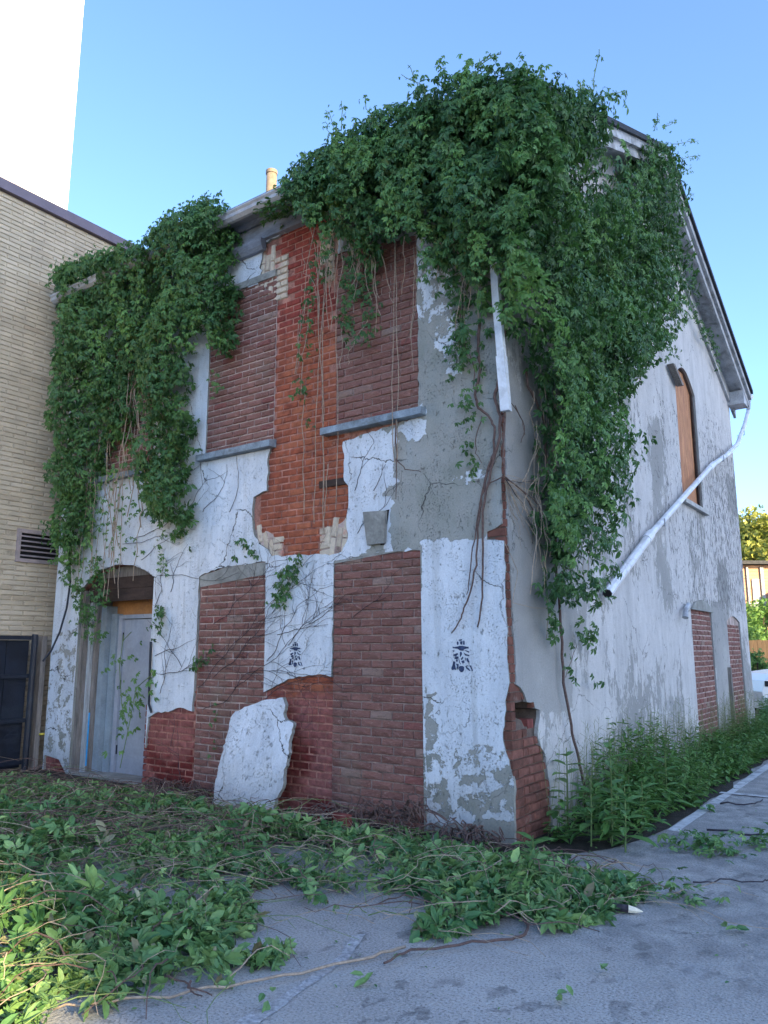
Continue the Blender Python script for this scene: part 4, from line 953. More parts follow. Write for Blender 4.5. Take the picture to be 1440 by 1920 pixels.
for k in range(70):
    px = rng.uniform(570, 985); py = rng.uniform(215, 520) - (px - 560) * .12
    if px < 760 and py > 420: continue
    o0 = rng.uniform(.42, .62); ln = rng.uniform(25, 80); L.append(strand_leaves([F3(px, py, o0), F3(px + rng.uniform(-8, 8), py + ln * .5, o0 + .06), F3(px + rng.uniform(-12, 12), py + ln, o0 + .02)], int(10 + ln * .25), .035, .035, .08, 'F', rng.uniform(.1, .55)))
# growth lying over the eave and the roof behind it
n_ = 1600; Q = np.c_[rng.uniform(-2.7, .5, n_), rng.uniform(-.5, .6, n_)]; zt = 6.32 + .22 * np.clip((Q[:, 0] + 2.9) / 2.0, .1, 1) + .30 * (Q[:, 1] + .45)
Pp = np.c_[Q[:, 0], Q[:, 1], zt + .25 * (fbm(np.c_[Q * 2, Q[:, :1] * 0], 2) - .5) - .2 * rng.random(n_)]
nr = np.c_[rng.normal(0, .4, n_), -.6 + rng.normal(0, .4, n_), np.ones(n_)]; tip = np.c_[rng.normal(0, .6, n_), -1 + rng.normal(0, .5, n_), rng.normal(-.3, .4, n_)]
L.append((Pp, frames(tip, nr), rng.uniform(.06, .11, n_), np.clip(.25 + .3 * rng.random(n_), 0, .99)))
shoots = []
for (x0, y0, x1, y1) in ((640, 245, 628, 190), (632, 250, 610, 205), (800, 165, 752, 150), (790, 170, 762, 130), (828, 130, 820, 112), (895, 125, 938, 95), (890, 125, 915, 100), (985, 140, 975, 110), (1010, 150, 1020, 125), (700, 215, 690, 175), (575, 290, 560, 285), (615, 262, 600, 230)):
    pts = wig(F3(x0, y0, .55), F3(x1, y1, .55), 6, .015); shoots.append(pts); L.append(strand_leaves(pts, 14, .025, .025, .055, 'F', .35))
vm = vine('creeper_vine', 'huge creeper mass draped over the front eave and hanging down toward the corner', (-.8, -.3, 6.4), L, 290)
m = MB()
for s_ in shoots: m.tube(s_, .004, 4)
m.build('young_shoot', M['greenstem'], vm, kind='stuff')
m = MB()
for (x0, y0, x1, y1) in ((740, 440, 742, 870), (741, 445, 738, 860), (778, 430, 783, 700), (602, 420, 600, 960), (596, 520, 603, 1000), (575, 560, 560, 700), (580, 560, 566, 740), (607, 560, 590, 980), (560, 600, 553, 710), (665, 640, 655, 690), (650, 570, 640, 690), (572, 740, 568, 960), (615, 870, 612, 1000), (631, 560, 630, 960), (690, 590, 668, 640)):
    m.tube(wig(F3(x0, y0, .07), F3(x1, y1, .045), 12, .012), rng.uniform(.003, .005), 4)
for k in range(40):
    px = rng.uniform(560, 900); m.tube(wig(F3(px, rng.uniform(390, 480), .2), F3(px + rng.uniform(-20, 20), rng.uniform(500, 640), .12), 7, .02), .0035, 4)
m.build('hanging_stem', M['barkpale'], vm, kind='stuff')
def trunk(name, pts, off, r0, r1, par, mat='bark', plane='F', jit=0):
    q = []
    for i in range(len(pts) - 1):
        a, b = pts[i], pts[i + 1]
        for j in range(4): t = j / 4; q.append((a[0] + (b[0] - a[0]) * t, a[1] + (b[1] - a[1]) * t))
    q.append(pts[-1]); f = F3 if plane == 'F' else S3; k = len(q)
    q3 = [Vector(f(x, y, off)) + Vector((random.gauss(0, .004), random.gauss(0, .004), 0)) for x, y in q]
    m = MB(); m.tube(q3, [r0 + (r1 - r0) * i / (k - 1) for i in range(k)], 6); return m.build(name, M[mat], par, smooth=True)
for pts, r0, r1 in (([(900, 600), (895, 660), (903, 690), (890, 740), (897, 765), (915, 778), (928, 800), (925, 850), (915, 880), (905, 930), (895, 990), (893, 1060), (882, 1110), (870, 1140), (862, 1165), (847, 1187)], .014, .006),
                    ([(945, 620), (935, 710), (927, 745), (938, 780), (935, 830), (920, 880), (905, 960), (905, 1050), (903, 1120), (897, 1176)], .017, .007),
                    ([(942, 780), (930, 850), (912, 890), (900, 935), (890, 1010), (880, 1080), (875, 1115)], .009, .004),
                    ([(945, 560), (946, 760), (944, 850), (946, 895)], .011, .008), ([(905, 780), (893, 820), (893, 850), (902, 868)], .005, .003),
                    ([(860, 560), (868, 640), (890, 690), (888, 730)], .007, .004), ([(780, 585), (741, 700)], .003, .003), ([(742, 860), (760, 880), (790, 884)], .006, .003), ([(741, 760), (744, 850), (742, 936)], .008, .003),
                    ([(945, 893), (920, 905), (905, 920)], .006, .004)):
    trunk('woody_stem', pts, .05, r0, r1, vm)

SIDE = SDs([(985, 260), (1020, 180), (1060, 165), (1100, 190)], .35) + SDs([(1108, 240), (1108, 310), (1140, 360), (1180, 410), (1215, 450), (1200, 560), (1190, 700), (1185, 800), (1185, 915), (1168, 960), (1150, 1020), (1136, 1080), (1130, 1130)], .50) + SDs([(1112, 1142), (1085, 1100), (1062, 1140), (1042, 1130), (1052, 1060), (1044, 950), (1040, 860), (1034, 740), (1015, 660), (985, 600), (968, 500)], .26)
SIDE2 = SDs([(1160, 345), (1212, 330), (1226, 285), (1234, 258), (1252, 255), (1266, 290), (1268, 380), (1281, 450), (1288, 530), (1276, 560), (1262, 640), (1238, 662), (1215, 700), (1195, 790), (1170, 700), (1150, 500), (1140, 385)], .50)
TOPS = SDs([(985, 200), (1010, 150), (1060, 150), (1105, 180), (1112, 215), (1105, 290), (1060, 320), (1000, 320)], .62)
def tophalf(poly): return poly
L = [mass(SIDE, 'S', .10, .48, 560, edge=.45, back=.15), mass(SIDE, 'S', .03, .2, 240, .09, .13)]
L += [mass(TOPS, 'S', .40, .26, 560, edge=.3), mass(TOPS, 'S', .30, .2, 240, .09, .13)]
L += [mass(SIDE2, 'S', .18, .35, 420, edge=.4), mass(SIDE2, 'S', .04, .25, 200, .09, .13)]
for (x0, y0, x1, y1, n_) in ((1030, 1020, 1060, 1040, 60), (1035, 1140, 1045, 1200, 30), (1100, 1180, 1115, 1200, 22), (1085, 1170, 1120, 1190, 14), (1250, 650, 1280, 665, 20), (1120, 1270, 1130, 1280, 5), (1075, 1200, 1077, 1280, 8), (1330, 620, 1350, 690, 40), (1290, 560, 1330, 640, 50), (1300, 520, 1310, 560, 30)):
    L.append(strand_leaves([S3(x0, y0, .16), S3(x1, y1, .12)], n_, .06, .05, .085, 'S'))
n_ = 1100; Q = np.c_[rng.uniform(-.35, .45, n_), rng.uniform(-.5, 2.4, n_)]; zt = 6.30 + .42 * (Q[:, 1] + .45) + .06 + .12 * (Q[:, 1] < 1.0)
keep = Q[:, 1] < 2.0; Pp = np.c_[Q[:, 0], Q[:, 1], zt + .25 * (fbm(np.c_[Q * 2, Q[:, :1] * 0], 2) - .5) - .2 * rng.random(n_)][keep]; kk = keep.sum()
L.append((Pp, frames(np.c_[rng.normal(.6, .5, kk), rng.normal(0, .5, kk), rng.normal(-.3, .4, kk)], np.c_[.5 + rng.normal(0, .4, kk), rng.normal(0, .4, kk), np.ones(kk)]), rng.uniform(.06, .11, kk), np.clip(.25 + .3 * rng.random(kk), 0, .99)))
for k in range(80):
    t_ = rng.random(); py = 240 + 760 * t_; px = rng.uniform(1040, 1240 - 90 * t_)
    o0 = rng.uniform(.45, .62); ln = rng.uniform(25, 90); L.append(strand_leaves([S3(px, py, o0), S3(px + rng.uniform(-6, 6), py + ln * .5, o0 + .05), S3(px + rng.uniform(-8, 8), py + ln, o0)], int(10 + ln * .25), .035, .035, .08, 'S', rng.uniform(.1, .55)))
shoots = []
for (x0, y0, x1, y1) in ((1110, 180, 1130, 95), (1120, 185, 1168, 175), (1090, 170, 1100, 150), (1262, 270, 1310, 265), (1275, 300, 1312, 295), (1270, 330, 1305, 310), (1230, 240, 1225, 215), (1280, 380, 1300, 370), (1245, 240, 1270, 228)):
    pts = wig(S3(x0, y0, .5), S3(x1, y1, .5), 6, .015); shoots.append(pts); L.append(strand_leaves(pts, 18, .03, .03, .06, 'S', .35))
vs3 = vine('creeper_vine', 'tall creeper curtain hanging down the gable wall to the right of the corner', (.3, 2.2, 5.0), L, 290)
m = MB()
for s_ in shoots: m.tube(s_, .005, 4)
m.build('young_shoot', M['greenstem'], vs3, kind='stuff')
for pts, r0, r1, mt in (([(988, 690), (990, 725), (1003, 750), (1020, 790), (1023, 860), (1030, 920), (1043, 965), (1042, 1060), (1052, 1180), (1058, 1280), (1070, 1360), (1085, 1420), (1097, 1480), (1100, 1540)], .012, .013, 'bark'),
                    ([(1010, 700), (1030, 760), (1033, 830), (1045, 900)], .008, .006, 'bark'), ([(1043, 1000), (1070, 990), (1085, 980), (1080, 930), (1075, 870), (1070, 800)], .007, .005, 'barkpale'),
                    ([(1020, 1030), (1024, 1080), (1028, 1150), (1025, 1200)], .005, .004, 'barkpale'), ([(948, 895), (985, 925), (1010, 980), (1038, 1015)], .008, .004, 'bark'), ([(948, 895), (1000, 935), (1025, 975)], .006, .003, 'bark'),
                    ([(950, 900), (975, 905), (1010, 900)], .003, .002, 'barkdark'), ([(947, 898), (990, 960), (1000, 1020)], .004, .002, 'barkdark'), ([(1060, 1270), (1082, 1210)], .003, .003, 'bark'),
                    ([(945, 1015), (970, 1070), (962, 1130), (1000, 1140), (1028, 1140)], .003, .002, 'barkpale'), ([(965, 760), (985, 800), (976, 830)], .005, .003, 'bark'), ([(950, 740), (980, 790), (984, 816)], .004, .003, 'bark')):
    trunk('woody_stem', pts, .06, r0, r1, vs3, mt, 'S')
m = MB()
for k in range(60):
    px = rng.uniform(1000, 1120); py = rng.uniform(680, 960); m.tube(wig(S3(px, py, .1 + .1 * rng.random()), S3(px + rng.uniform(-25, 30), py + rng.uniform(70, 180), .1), 7, .02), rng.uniform(.002, .004), 3)
for k in range(26):
    x0, y0 = rng.uniform(946, 950), rng.uniform(890, 905); m.tube(wig(S3(x0, y0, .05), S3(rng.uniform(970, 1045), rng.uniform(900, 1040), .05), 7, .014), rng.uniform(.0015, .003), 3)
m.build('fine_stems', M['barkpale'], vs3, kind='stuff')

# tracery of dead tendrils on the stucco and bricks
def tendril(m, px, py, ang, ln, depth, rad):
    pts = []; x, y = px, py; a = ang; st = 7; k = int(ln / st)
    for i in range(k + 1):
        pts.append(F3(x, y, .008 + rad)); x += st * math.cos(a); y -= st * math.sin(a); a += random.gauss(0, .22); a += (ang - a) * .15
        if depth and random.random() < .26 and 2 < i: tendril(m, x, y, a + random.choice((-1, 1)) * random.uniform(.3, .9), ln * random.uniform(.2, .5), depth - 1, rad * .6)
    if len(pts) > 1: m.tube(pts, [rad * (1 - .6 * i / len(pts)) for i in range(len(pts))], 3)
DT = thing('dead_vine_tracery', 'dark dried creeper tendrils still clinging across the left bricked window and white panels', 'vine', (-3, -.02, 1.5))
m = MB(); random.seed(21)
for px, py, ang, ln in ((370, 1290, .55, 330), (400, 1270, .75, 260), (300, 1265, .15, 150), (380, 1330, .5, 280), (440, 1290, .65, 250), (500, 1240, .95, 180), (470, 1330, .6, 180), (300, 1080, .3, 120), (250, 1010, .4, 130), (290, 1230, .5, 90),
                        (320, 1110, 1.2, 100), (400, 1170, .6, 160), (330, 1000, 1.0, 130), (510, 1150, 1.0, 90), (660, 1160, .9, 120), (540, 1210, .8, 120), (430, 960, 1.1, 130), (380, 960, 1.2, 110), (670, 1000, 1.0, 110), (665, 920, 1.2, 100), (290, 1140, 1.3, 90), (340, 1250, 2.0, 110), (300, 1300, 1.4, 150), (700, 920, 1.0, 60),
                        (320, 1400, 1.5, 60), (340, 1470, 1.8, 120), (580, 1170, .4, 80), (520, 1190, .2, 100), (230, 1020, 0.1, 100), (265, 1050, .6, 80)):
    tendril(m, px, py, ang, ln, 2, .0042)
m.build('tendrils', M['barkdark'], DT, kind='stuff')
L = [strand_leaves([F3(452, 1000, .06), F3(470, 1040, .06)], 14, .06, .05, .09), strand_leaves([F3(540, 1080, .06), F3(520, 1130, .06)], 60, .055, .04, .08, tb=.1), strand_leaves([F3(560, 1050, .06), F3(545, 1075, .06)], 24, .05, .05, .08),
     strand_leaves([F3(370, 1240, .05), F3(375, 1245, .05)], 7, .05, .06, .09), strand_leaves([F3(392, 1210, .05), F3(378, 1250, .05)], 8, .03, .04, .07), strand_leaves([F3(410, 1290, .04), F3(395, 1420, .04)], 10, .02, .04, .05)]
P, R_, s_, t_2 = cat4(L); single_leaves('leaf', P, R_, s_, t_2, M['leafdark'], DT)
# sapling climbing before the door
DP = thing('climbing_vine', 'young vine with sparse leaves climbing in front of the grey door', 'vine', (-5.0, -.1, .1))
m = MB(); stems = [[F3(225, 1440, .1), F3(240, 1370, .08), F3(255, 1290, .06), F3(285, 1265, .05)], [F3(240, 1370, .08), F3(228, 1320, .02), F3(224, 1250, -.05), F3(232, 1190, -.1)], [F3(232, 1200, -.1), F3(246, 1185, -.1)]]
for p in stems: m.tube(p, .005, 5)
m.build('stem', M['greenstem'], DP)
L = [strand_leaves([F3(265, 1275, .05), F3(225, 1400, .08)], 34, .09, .06, .10, tb=.15), strand_leaves([F3(228, 1320, 0), F3(226, 1225, -.05)], 14, .12, .05, .08, tb=.15), strand_leaves([F3(200, 1240, 0), F3(265, 1220, 0)], 9, .07, .05, .08), strand_leaves([F3(280, 1270, .05), F3(290, 1300, .05)], 6, .04, .05, .08)]
P, R_, s_, t_2 = cat4(L); single_leaves('leaf', P, R_, s_, t_2, M['leafweed'], DP)
# ------------------------------------------------------------------ heap of cut vines
PILE = GRs([(-300, 1475), (0, 1470), (300, 1500), (600, 1530), (800, 1570), (965, 1598), (1010, 1600), (1120, 1600), (1160, 1640), (1240, 1650), (1255, 1690), (1170, 1720), (1090, 1735), (1000, 1750), (900, 1752), (800, 1762), (705, 1745), (660, 1700), (560, 1650), (480, 1680), (455, 1750), (475, 1820), (430, 1880), (370, 1885), (300, 1850), (200, 1870), (120, 1882), (60, 1900), (-40, 1990), (-400, 1950)])
PILE = [(max(x, -6.7), min(y, -.03)) for x, y in PILE]
def pile_h(P):
    d = dpoly(P, PILE); y = -P[:, 1]; h = .04 + .17 * np.clip(d / .9, 0, 1)
    n = fbm(np.c_[P * 1.8, P[:, :1] * 0 + 5], 3); return h * (.10 + 2.0 * n ** 1.2) * np.where(P[:, 0] > -4.6, np.clip((y - .25) / .9, .12, 1), 1)
PL = thing('cut_vine_heap', 'sprawling heap of cut creeper leaves and stems covering the ground before the wall', 'vine cuttings', (-2.5, -1.2, 0))
def scatter(poly, n):
    A = np.array(poly); Q = np.c_[rng.uniform(A[:, 0].min(), A[:, 0].max(), n), rng.uniform(A[:, 1].min(), A[:, 1].max(), n)]
    return Q
Q = scatter(PILE, 76000); jit = (np.stack([vnoise(np.c_[Q * 4, Q[:, :1] * 0 + s]) for s in (3, 9)], 1) - .5) * .5; Q = Q[inpoly(Q + jit, PILE)]
dn = fbm(np.c_[Q * 1.6, Q[:, :1] * 0 + 31], 3); gap = GRs([(520, 1660), (900, 1690), (880, 1740), (700, 1745), (600, 1700)])
keep = (rng.random(len(Q)) < np.clip((dn - .40) * 7, .12, 1)) & ((Q[:, 1] < -.42) | (Q[:, 0] < -4.6) | (rng.random(len(Q)) < .3)) & ~((dn < .52) & inpoly(Q, gap)); Q = Q[keep]
h = pile_h(Q); m_ = len(Q); rr = rng.random(m_); P = np.c_[Q, .012 + h * (1 - .8 * rr ** 2)]
nr = np.c_[rng.normal(0, 1.1, m_), rng.normal(0, 1.1, m_) - .2, np.full(m_, .8)]; tip = np.c_[rng.normal(0, 1, m_), rng.normal(0, 1, m_), rng.normal(-.1, .6, m_)]
tn = np.clip(.08 + .42 * rng.random(m_) ** 1.6 + .45 * (rng.random(m_) < .12) + .25 * (vnoise(np.c_[Q * 2, Q[:, :1] * 0 + 3]) - .4), 0, .99); sz = .032 + .085 * rng.random(m_) ** 2.0
R_ = frames(tip, nr); cut = rng.random(m_) < .32
top = np.argsort(-(sz * (1 - rr) / np.linalg.norm(P - np.array([CX, CY, CZ]), axis=1)))[:300]; mask = np.ones(m_, bool); mask[top] = False
single_leaves('cut_leaf', P[top], R_[top], sz[top] * 1.15, tn[top], M['leafpile'], PL)
a_ = mask & cut; w_ = a_ & (rng.random(m_) < .22); a_ = a_ & ~w_; leaves('leaf_litter', P[a_], R_[a_], sz[a_] * 1.15, tn[a_], M['leafpile'], PL, OV); leaves('wilted_leaves', P[w_], R_[w_], sz[w_], tn[w_], M['leafwilt'], PL, OV)
a_ = mask & ~cut; leaves('creeper_litter', P[a_], R_[a_], sz[a_], tn[a_], M['leafpile'], PL)
# loose stems in the heap
def ground_stems(n, mat, rmin, rmax, name, poly, par, hmul=1.):
    m = MB(); Qs = scatter(poly, n * 3); Qs = Qs[inpoly(Qs, poly)][:n]; hh = pile_h(Qs)
    for q_, h_ in zip(Qs, hh):
        a = rng.normal(.05, .9) + (math.pi if rng.random() < .5 else 0); ln = rng.uniform(.15, .85); pts = []; x, y = q_; z = h_ * rng.uniform(.5, 1.1) * hmul + .01
        k = 7; arc = rng.uniform(0, .10)
        for i in range(k + 1):
            t = i / k; pts.append((x, min(y, -.05), max(.008, z + arc * math.sin(math.pi * t) + rng.normal(0, .008)))); x += ln / k * math.cos(a); y += ln / k * math.sin(a); a += rng.normal(0, .38)
        r_ = rng.uniform(rmin, rmax); m.tube(pts, [r_ * (1 - .5 * i / k) for i in range(k + 1)], 4)
    return m.build(name, mat, par, kind='stuff')
ground_stems(650, M['barkpale'], .0018, .004, 'dry_stems', PILE, PL)
ground_stems(300, M['bark'], .002, .006, 'brown_stems', PILE, PL)
ground_stems(600, M['greenstem'], .002, .0035, 'green_stems', PILE, PL)
BR = GRs([(0, 1490), (230, 1500), (500, 1570), (520, 1630), (300, 1640), (0, 1640)]); BR = [(max(a, -6.6), min(b, -.1)) for a, b in BR]
ground_stems(330, M['bark'], .002, .005, 'brown_stems', BR, PL, 1.2)
# root tangles at the wall foot
for (px, py, wd, nn) in ((330, 1510, 60, 90), (700, 1530, 90, 60), (880, 1575, 60, 40)):
    m = MB()
    for k in range(nn):
        x0 = px + rng.uniform(-wd, wd); x1 = x0 + rng.uniform(-60, 60); a = Vector(F3(x0, py + rng.uniform(-5, 20), .08)); b = Vector(F3(x1, py + rng.uniform(-10, 25), .3))
        a.z = max(.02, a.z); b.z = max(.02, b.z); m.tube(wig(a, b, 7, .03, sag=-rng.uniform(.0, .16)), rng.uniform(.003, .007), 4)
    m.build('root_tangle', M['bark'], PL, kind='stuff')
# big stems that can be told apart
def gstem(name, pts, r0, r1, mat, lab, z=.03, cat='branch'):
    q = []
    for i in range(len(pts) - 1):
        a, b = pts[i], pts[i + 1]
        for j in range(4): t = j / 4; q.append((a[0] + (b[0] - a[0]) * t, a[1] + (b[1] - a[1]) * t))
    q.append(pts[-1]); k = len(q); q3 = [Vector((*GR(x, y, z), z + random.gauss(0, .006))) for x, y in q]
    m = MB(); m.tube(q3, [r0 + (r1 - r0) * i / (k - 1) for i in range(k)], 7); return tag(m.build(name, M[mat], None, smooth=True), lab, cat)
gstem('cut_branch', [(100, 1890), (200, 1880), (320, 1865), (460, 1845), (600, 1815), (700, 1790), (760, 1775)], .005, .008, 'barkpale', 'long pale cut stem stretched along the front edge of the heap')
gstem('cut_branch', [(720, 1805), (770, 1785), (860, 1772), (960, 1758), (985, 1755), (990, 1735), (975, 1700), (965, 1660), (950, 1600)], .006, .010, 'bark', 'bent brown cut stem lying in front of the building corner')
gstem('cut_branch', [(912, 1728), (950, 1712), (980, 1700)], .01, .012, 'bark', 'short thick brown twig forking beside the bent stem')
gstem('twig', [(1325, 1555), (1380, 1560), (1440, 1566)], .009, .008, 'barkdark', 'dark straight twig on the road near the right edge', .02, 'twig')
gstem('twig', [(1350, 1505), (1410, 1509), (1430, 1500)], .008, .005, 'barkdark', 'thin dark twig beside the white painted line', .02, 'twig')
gstem('twig', [(1300, 1655), (1350, 1650), (1430, 1655), (1440, 1650)], .005, .004, 'barkdark', 'thin crooked twig on the asphalt below the leafy sprigs', .02, 'twig')
a = Vector((*GR(1128, 1697, .03), .03)); b = Vector((*GR(1178, 1704, .03), .03)); c_ = Vector((*GR(1205, 1706, .03), .02)); lg = thing('cut_log', 'short dark log with a pale slanted cut end lying on the road', 'log', tuple(a))
m = MB(); m.tube([a, b], .022, 8); m.build('bark', M['barkdark'], lg)
m = MB(); m.tube([b, b.lerp(c_, .5), c_], [.0215, .017, .003], 8); m.build('cut_end', simple('fresh_cut_wood', (.72, .66, .52), .1), lg)
for px, py, nn, sp_, lab in ((1375, 1755, 4, .03, 'single leafy sprig alone on the asphalt at the right'), (1290, 1590, 46, .13, 'leafy cutting on the road left of the other right edge cutting'), (1345, 1600, 60, .12, 'leafy vine cutting lying beside the right edge of the road'), (1425, 1590, 40, .08, 'bushy cutting at the extreme right edge of the road'), (1325, 1520, 9, .06, 'broad leaved sprig standing at the edge of the weeds'),
                             (1270, 1690, 40, .12, 'small leafy cutting at the right tip of the heap'), (695, 1855, 3, .02, 'tiny torn leaf on the asphalt in front of the heap'), (765, 1805, 3, .03, 'small torn leaf below the bent brown stem'), (500, 1890, 3, .02, 'tiny green leaf beside the faded white line'), (1055, 1880, 3, .03, 'tiny leaf scrap near the bottom right'), (1125, 1830, 2, .01, 'dark leaf scrap on the open asphalt')):
    g = GR(px, py); o = thing('leafy_sprig', lab, 'leaf cutting', (g[0], g[1], 0)); Pn = np.c_[g[0] + rng.normal(0, sp_, nn), g[1] + rng.normal(0, sp_, nn), .02 + np.abs(rng.normal(0, .03 + sp_ * .3, nn))]
    nr = np.c_[rng.normal(0, .4, (nn, 2)), np.ones(nn)]; tip = np.c_[rng.normal(0, 1, (nn, 2)), rng.normal(0, .2, nn)]
    big = 1.6 if 'broad' in lab else 1.
    single_leaves('leaf', Pn, frames(tip, nr), rng.uniform(.05, .09, nn) * big, np.clip(rng.random(nn) * .6 + .05, 0, .9), M['leafpile'], o, OV if (nn < 10) else LT)
Q = np.c_[rng.uniform(-1, 4, 800), rng.uniform(-4.5, 5, 800)]; k_ = vnoise(np.c_[Q * 1.5, Q[:, :1] * 0]) > .45; Q = Q[k_]; mm = len(Q)
o = leaves('leaf_crumbs', np.c_[Q, np.full(mm, .01)], frames(np.c_[rng.normal(0, 1, (mm, 2)), rng.normal(0, .1, mm)], np.c_[rng.normal(0, .3, (mm, 2)), np.ones(mm)]), rng.uniform(.008, .032, mm), rng.random(mm) * .5, M['leafpile'], None, OV)
tag(o, 'scattered small leaf scraps across the asphalt', 'leaf litter')

# ------------------------------------------------------------------ weeds along the side wall
def weeds():
    Ps, Rs, Ss, Ts, m = [], [], [], [], MB()
    for k in range(1900):
        y = rng.uniform(0, 1) ** .8 * 13.5 + .15; x = rng.uniform(.04, .70 + .04 * math.sin(y * 3)) 
        hh = rng.uniform(.18, .62) * (1 - .45 * (x / .8) ** 2) * (1.15 if y < 4 else 1) * (.75 + .5 * vnoise(np.array([[y * 1.3, x, 3.]]))[0])
        hh *= .85
        if 1.0 < y < 3.2: hh *= 1.25
        if rng.random() > .25 + 1.3 * vnoise(np.array([[y * 2.2, x * 2, 9.]]))[0]: continue
        if y > 10: x -= (y - 10) * .12
        lx, ly = rng.normal(.05, .07), rng.normal(0, .07); nl = int(7 + hh * 22)
        t = np.linspace(.12, 1, nl) ; P = np.c_[x + lx * t, y + ly * t, hh * t]; a = rng.random(nl) * 6.28
        nr = np.c_[-.4 * np.cos(a), -.4 * np.sin(a), np.ones(nl)]; tp = np.c_[np.cos(a), np.sin(a), rng.normal(-.1, .3, nl)]
        Ps.append(P); Rs.append(frames(tp, nr)); Ss.append(rng.uniform(.07, .15, nl) * (1 if rng.random() < .6 else .7) * (1.25 - .65 * t)); Ts.append(np.clip(.1 + .4 * rng.random(nl) + .2 * t * rng.random(), 0, .95))
        if k % 3 == 0: m.tube([(x, y, 0), (x + lx * .5, y + ly * .5, hh * .5), (x + lx, y + ly, hh * 1.02)], .003, 3)
    o = thing('weed_strip', 'green weeds growing thickly along the foot of the gable wall', 'weeds', (.4, 5, 0))
    P, R, s, t = map(np.concatenate, (Ps, Rs, Ss, Ts)); nn = rng.random(len(P)) < .5
    leaves('broad_leaves', P[nn], R[nn], s[nn], t[nn], M['leafweed'], o, OV); leaves('narrow_leaves', P[~nn], R[~nn], s[~nn] * 1.1, t[~nn], M['leafweed'], o, LN)
    m.build('weed_stems', M['greenstem'], o, kind='stuff')
    # feathery grass stalks
    m = MB()
    for k in range(260):
        y = rng.uniform(.3, 9); x = rng.uniform(.05, .3); h_ = rng.uniform(.5, .95); tip = (x + rng.normal(.05, .06), y + rng.normal(0, .08), h_); m.tube([(x, y, 0), ((x + tip[0]) / 2, (y + tip[1]) / 2, h_ * .55), tip], [.003, .002, .001], 3)
        for j in range(7):
            f_ = .72 + .04 * j; b = (x + (tip[0] - x) * f_, y + (tip[1] - y) * f_, h_ * f_); m.tube([b, (b[0] + rng.normal(0, .03), b[1] + rng.normal(0, .03), b[2] + .035)], .0012, 3)
    m.build('grass_stalks', simple('pale_grass', (.16, .19, .08), .3), o, kind='stuff')
weeds()
def milkweed(x, y, h_, n, lab, size=.27):
    o = thing('milkweed_plant', lab, 'plant', (x, y, 0), 'broad leaved plants before the gable wall'); m = MB(); m.tube([(x, y, 0), (x + .02, y - .01, h_ * .6), (x + .03, y - .03, h_)], [.008, .006, .004], 5); m.build('stem', M['greenstem'], o)
    for k in range(n):
        t = .25 + .75 * k / n; a = k * 1.57 + random.uniform(-.3, .3) + (k // 2) * .6; 
        for s in (0, math.pi):
            tp = np.array([[math.cos(a + s), math.sin(a + s), .35 - .5 * (1 - t)]]); nr = np.array([[-.3 * math.cos(a + s), -.3 * math.sin(a + s), 1.]])
            single_leaves('leaf', np.array([[x + .03 * t, y - .03 * t, h_ * t]]), frames(tp, nr), [size * (1.1 - .45 * t) * random.uniform(.85, 1.1)], [random.uniform(.12, .4)], M['leafweed'], o, BL)
BL = (np.array([(0, 0, 0), (.25, .16, .04), (.6, .17, .03), (.85, .08, -.05), (1, 0, -.14), (.85, -.08, -.05), (.6, -.17, .03), (.25, -.16, .04), (.3, 0, .0), (.65, 0, -.02)]), np.array([(0, 8, 1, 0), (8, 9, 2, 1), (9, 4, 3, 2), (0, 0, 7, 8), (8, 7, 6, 9), (9, 6, 5, 4)]))
BL = (BL[0], np.array([(0, 8, 2, 1), (8, 9, 3, 2), (9, 4, 3, 9), (0, 7, 6, 8), (8, 6, 5, 9), (9, 5, 4, 9)]))
BL = (BL[0], [(0, 8, 2, 1), (8, 9, 3, 2), (9, 4, 3), (0, 7, 6, 8), (8, 6, 5, 9), (9, 5, 4)])
class _A(list):
    def tolist(s): return list(s)
BL = (BL[0], _A(BL[1]))
for (px, py, h_, n, lab) in ((1185, 1600, .50, 6, 'stout milkweed with wide leaves at the very front of the weeds'), (1075, 1560, .70, 7, 'broad leaved milkweed close to the wall behind the woody stem'), (1260, 1530, .55, 6, 'broad leaved milkweed farthest along the road edge'), (1160, 1590, .82, 9, 'tallest broad leaved milkweed beside the road edge below the vine stem'), (1120, 1590, .48, 6, 'broad leaved milkweed just left of the tallest one'), (1215, 1560, .42, 5, 'small milkweed right of the tallest one'), (1010, 1640, .26, 6, 'pale drooping milkweed at the foot of the building corner')):
    g = GR(px, py); milkweed(g[0] - .05, g[1], h_, n, lab)

# ------------------------------------------------------------------ far things
TW = thing('white_tower', 'tall blank white tower block lit by the sun at the upper left', 'tower', (-90, 60, 0))
d0 = ray(126, 395); t_ = 85 / math.hypot(d0[0], d0[1]); ex, ey = CX + d0[0] * t_, CY + d0[1] * t_
TW.location = (ex, ey, 0)
rt = (.8126, .5828); fw = (-.5828, .8126)
m = MB(); c4 = [(ex, ey), (ex - 26 * .8126, ey - 26 * .5828), (ex - 26 * .8126 - 5 * .5828, ey - 26 * .5828 + 5 * .8126), (ex - .45 * .5828 * 12 - .8126 * 9, ey + .45 * .8126 * 12 - .5828 * 9)]
m.add([(x, y, 0) for x, y in c4] + [(x, y, 95) for x, y in c4], [(3, 2, 1, 0), (4, 5, 6, 7), (0, 4, 7, 3)[::-1], (1, 0, 4, 5)[::-1], (2, 1, 5, 6)[::-1], (3, 2, 6, 7)[::-1]]); m.build('wall', M['white_tower'], TW)

